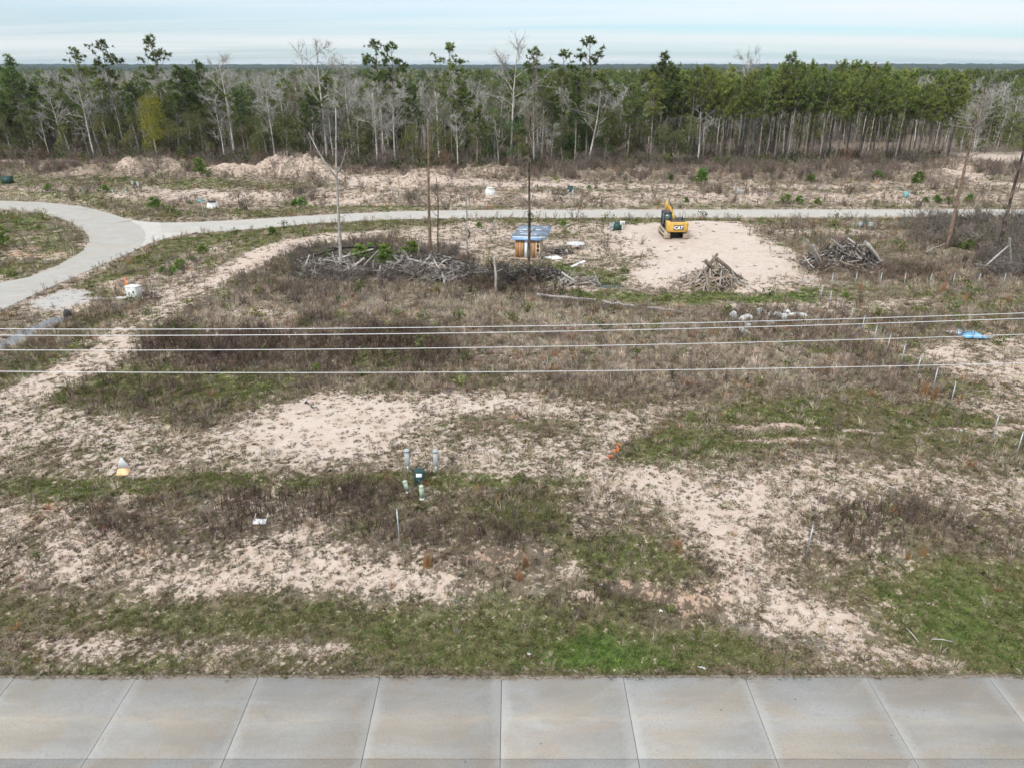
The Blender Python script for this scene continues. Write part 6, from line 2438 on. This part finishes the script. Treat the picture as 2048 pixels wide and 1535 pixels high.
# ------------------------------------------------------------------ young pines and shrubs one can count
SAP = protos(sapling, range(701, 706), M_BARKBROWN, M_SAPL, 'stem', 'needles')
SAPS = [(400, 347, 316, 'tall green pine sapling on the heap left of the big mound'), (100, 395, 368, 'dense green sapling clump tip at far left by the street'), (147, 396, 374, 'left sapling of a close pair beyond the bend'), (164, 396, 378, 'right sapling of a close pair beyond the bend'),
        (198, 394, 378, 'round sapling left of the white marker tube'), (213, 394, 370, 'taller sapling just left of the white marker tube'), (311, 419, 393, 'lone bright sapling beyond the bend near the street sign'),
        (590, 415, 398, 'left sapling of the clump at the foot of the big mound'), (605, 415, 394, 'right sapling of the clump at the foot of the big mound'), (382, 410, 402, 'small sapling just left of the street sign'), (545, 470, 453, 'lone small pine sapling near side of the street'),
        (1126, 455, 440, 'bright green bush-like sapling behind the shed roof'), (1178, 380, 370, 'tiny sapling beyond the street left of middle right'), (1121, 404, 394, 'yellowish sapling beyond the street by the dark box'), (1371, 408, 394, 'small sapling beyond the street just right of the excavator arm'),
        (1404, 360, 336, 'tall sapling on the rough bank right of the excavator'), (1340, 362, 347, 'sapling on the rough bank above the excavator'), (1571, 410, 388, 'left sapling of a trio beyond the street'), (1597, 410, 391, 'middle round sapling of the trio beyond the street'),
        (1634, 410, 396, 'right small sapling of the trio beyond the street'), (1755, 360, 341, 'bright sapling on the bank below the pine stand'), (1836, 358, 342, 'yellow-green sapling on the bank near the right end'), (1872, 408, 390, 'round bright sapling clump beyond the street at right'),
        (1850, 407, 394, 'small sapling left of the round bright clump'), (1895, 408, 393, 'small sapling right of the round bright clump'), (1938, 404, 388, 'thin sapling beyond the street near the burnt trunk'), (1620, 366, 348, 'thin sapling on the bank under the middle of the pine stand'),
        (327, 548, 532, 'leftmost low sapling in the roadside strip'), (346, 549, 533, 'second low sapling in the roadside strip'), (362, 541, 518, 'biggest low sapling in the roadside strip'), (386, 524, 512, 'small sapling above the big one in the roadside strip'), (407, 508, 488, 'upper sapling of the roadside strip'),
        (8, 496, 450, 'dark sapling clump at the left edge inside the bend'), (722, 535, 488, 'bright green shrub in the middle of the debris row'), (775, 540, 488, 'tall green shrub in the debris row'), (822, 522, 482, 'blue-green shrub at the right of the debris row'),
        (745, 512, 486, 'small bright shrub behind the debris row'), (655, 525, 500, 'small shrub near the forked dead tree'), (958, 455, 444, 'small round bush left of the shed beside the street'), (1730, 452, 440, 'green sapling between the grey pedestals right'),
        (1690, 596, 583, 'small green bush right of the diagonal fence line'), (634, 745, 727, 'lone grey-green bush in the dark weeds under the wires'), (1975, 466, 446, 'green bush in the thicket near the right edge'), (1935, 500, 478, 'olive bush in the thicket right of the orange-brown trunk')]
for px, pb, pt, lab in SAPS:
    x, y, z = G(px, pb)
    h = up_to(x, y, pt) - z
    pr = trng.choice(SAP)
    o = thing('pine_sapling', lab, 'sapling', (x, y, z), trng.uniform(0, 6), 'saplings and bushes on the open ground')
    s = max(h, .5) / 1.8
    wd = s * (1.5 if h < 2.5 else 1.2)
    o.scale = (wd, wd, s)
    link('stem', pr[0], o)
    link('needles', pr[1], o)
# rust-red broomsedge clumps
M_RUST = leafmat('rust_grass', (.22, .12, .055), (.42, .25, .125), .3, .2, .01)
def rust_clump(seed):
    rng = np.random.default_rng(seed)
    mb = MB()
    n = 110
    az = rng.uniform(0, 6.283, n)
    base = np.stack([rng.normal(size=n) * .10, rng.normal(size=n) * .10, np.full(n, -.03)], 1)
    o_ = rng.uniform(.02, .38, n)
    D = np.stack([np.cos(az) * o_, np.sin(az) * o_, np.ones(n)], 1)
    D /= np.linalg.norm(D, axis=1)[:, None]
    ribbons(mb, base, D, rng.uniform(.5, 1.1, n), np.full(n, .022), rng.uniform(0, 1, n), rng)
    return mb.mesh('grass_clump', M_RUST)


RC = [rust_clump(800 + i) for i in range(3)]
for px, pb, pt, lab in [(856, 1132, 1092, 'narrow rust-coloured grass clump right of the lone post'), (1052, 1130, 1098, 'rust grass clump at the gully edge below the dark weeds'), (1038, 1160, 1130, 'low rust grass clump on the pink bank'),
                        (1846, 790, 752, 'big bright rust grass clump beside the diagonal fence'), (1868, 796, 765, 'smaller rust clump right of the big bright one'), (1845, 1112, 1085, 'rust-red sprig in the dark weeds at lower right'), (1815, 1118, 1098, 'small rust sprig left of the rust-red one'),
                        (925, 530, 500, 'golden grass clump left of the shed'), (1720, 580, 560, 'rust clump at the fence row left'), (1886, 582, 556, 'rust clump in the fence row weeds right'), (2015, 605, 585, 'rust clump near the right edge below the fence row'), (1930, 600, 580, 'rust clump below the fence row')]:
    x, y, z = G(px, pb)
    h = max(.5, up_to(x, y, pt) - z)
    o = link('grass_clump', trng.choice(RC), None, (x, y, z), (0, 0, trng.uniform(0, 6)), (h * .8, h * .8, h))
    tag(o, lab, 'grass clump', 'rust-coloured grass clumps')

# dense thicket at the right, beyond the weeds
def right_thicket():
    rng = np.random.default_rng(17)
    n = 900
    pp = world_poly([(1790, 452), (1860, 444), (2300, 444), (2300, 545), (2000, 535), (1930, 505), (1830, 490)])
    xs, ys = [p[0] for p in pp], [p[1] for p in pp]
    x, y = rng.uniform(min(xs), max(xs), n), rng.uniform(min(ys), max(ys), n)
    k = poly_sd(x, y, pp) > 0
    x, y = x[k], y[k]
    n = len(x)
    tw = [twig_bush(160 + i) for i in range(4)]
    lf = [leafy_clump(170 + i) for i in range(3)]
    v = rng.integers(0, 7, n)
    v[rng.uniform(0, 1, n) < .35] = 0
    s = rng.uniform(1.0, 2.0, n)
    tint = np.where(v[:, None] < 4, np.array((.31, .27, .24))[None], np.array((.15, .17, .075))[None]) * rng.uniform(.55, 1.3, (n, 1))
    scatter('bramble_undergrowth', 'grey-green bramble thicket at the right below the street', tw + lf, np.stack([x, y, height(x, y)], 1), v, np.stack([np.zeros(n), np.zeros(n), rng.uniform(0, 6.283, n)], 1), np.stack([s, s, s], 1), tint)


right_thicket()


def brush_mess():
    """broken brushwood tangled over the debris row"""
    rng = np.random.default_rng(23)
    spots = [(580, 920, 500, 568, 420, (.36, .32, .29), (.13, .105, .09)), (930, 1090, 545, 572, 110, (.25, .22, .20), (.06, .05, .045)), (1640, 1880, 535, 556, 60, (.36, .28, .21), (.16, .12, .10)), (1960, 2090, 505, 560, 120, (.36, .32, .29), (.14, .11, .10))]
    P, S, Rt, T = [], [], [], []
    for x0, x1, y0, y1, n, c0, c1 in spots:
        for x, y, z in zip(*G_many(rng.uniform(x0, x1, n), rng.uniform(y0, y1, n))):
            P.append((x, y, z + rng.uniform(.1, .7)))
            s_ = rng.uniform(.6, 1.25)
            S.append((s_, s_, s_))
            Rt.append((rng.normal() * .9, rng.normal() * .9, rng.uniform(0, 6.28)))
            k = rng.uniform()
            T.append([a * (1 - k) + b * k for a, b in zip(c0, c1)])
    scatter('brushwood_debris', 'tangled broken brushwood lying among the piled logs', [twig_bush(180 + i) for i in range(5)], P, rng.integers(0, 5, len(P)), Rt, S, np.array(T))


brush_mess()

# ------------------------------------------------------------------ air
HAZE_D = 0.00007
hm = bpy.data.materials.new('haze')
hm.use_nodes = True
t = NT(hm.node_tree)
pv = t.n('ShaderNodeVolumePrincipled', {'Color': (.74, .88, 1.0, 1), 'Density': HAZE_D, 'Anisotropy': 0.2})
t.n('ShaderNodeOutputMaterial', {'Volume': pv.outputs[0]})
hb = MB()
hb.box((0, 2600, 32), (30000, 16000, 68))
kind(part('haze', hb, hm), 'stuff', 'thin bluish haze in the air')
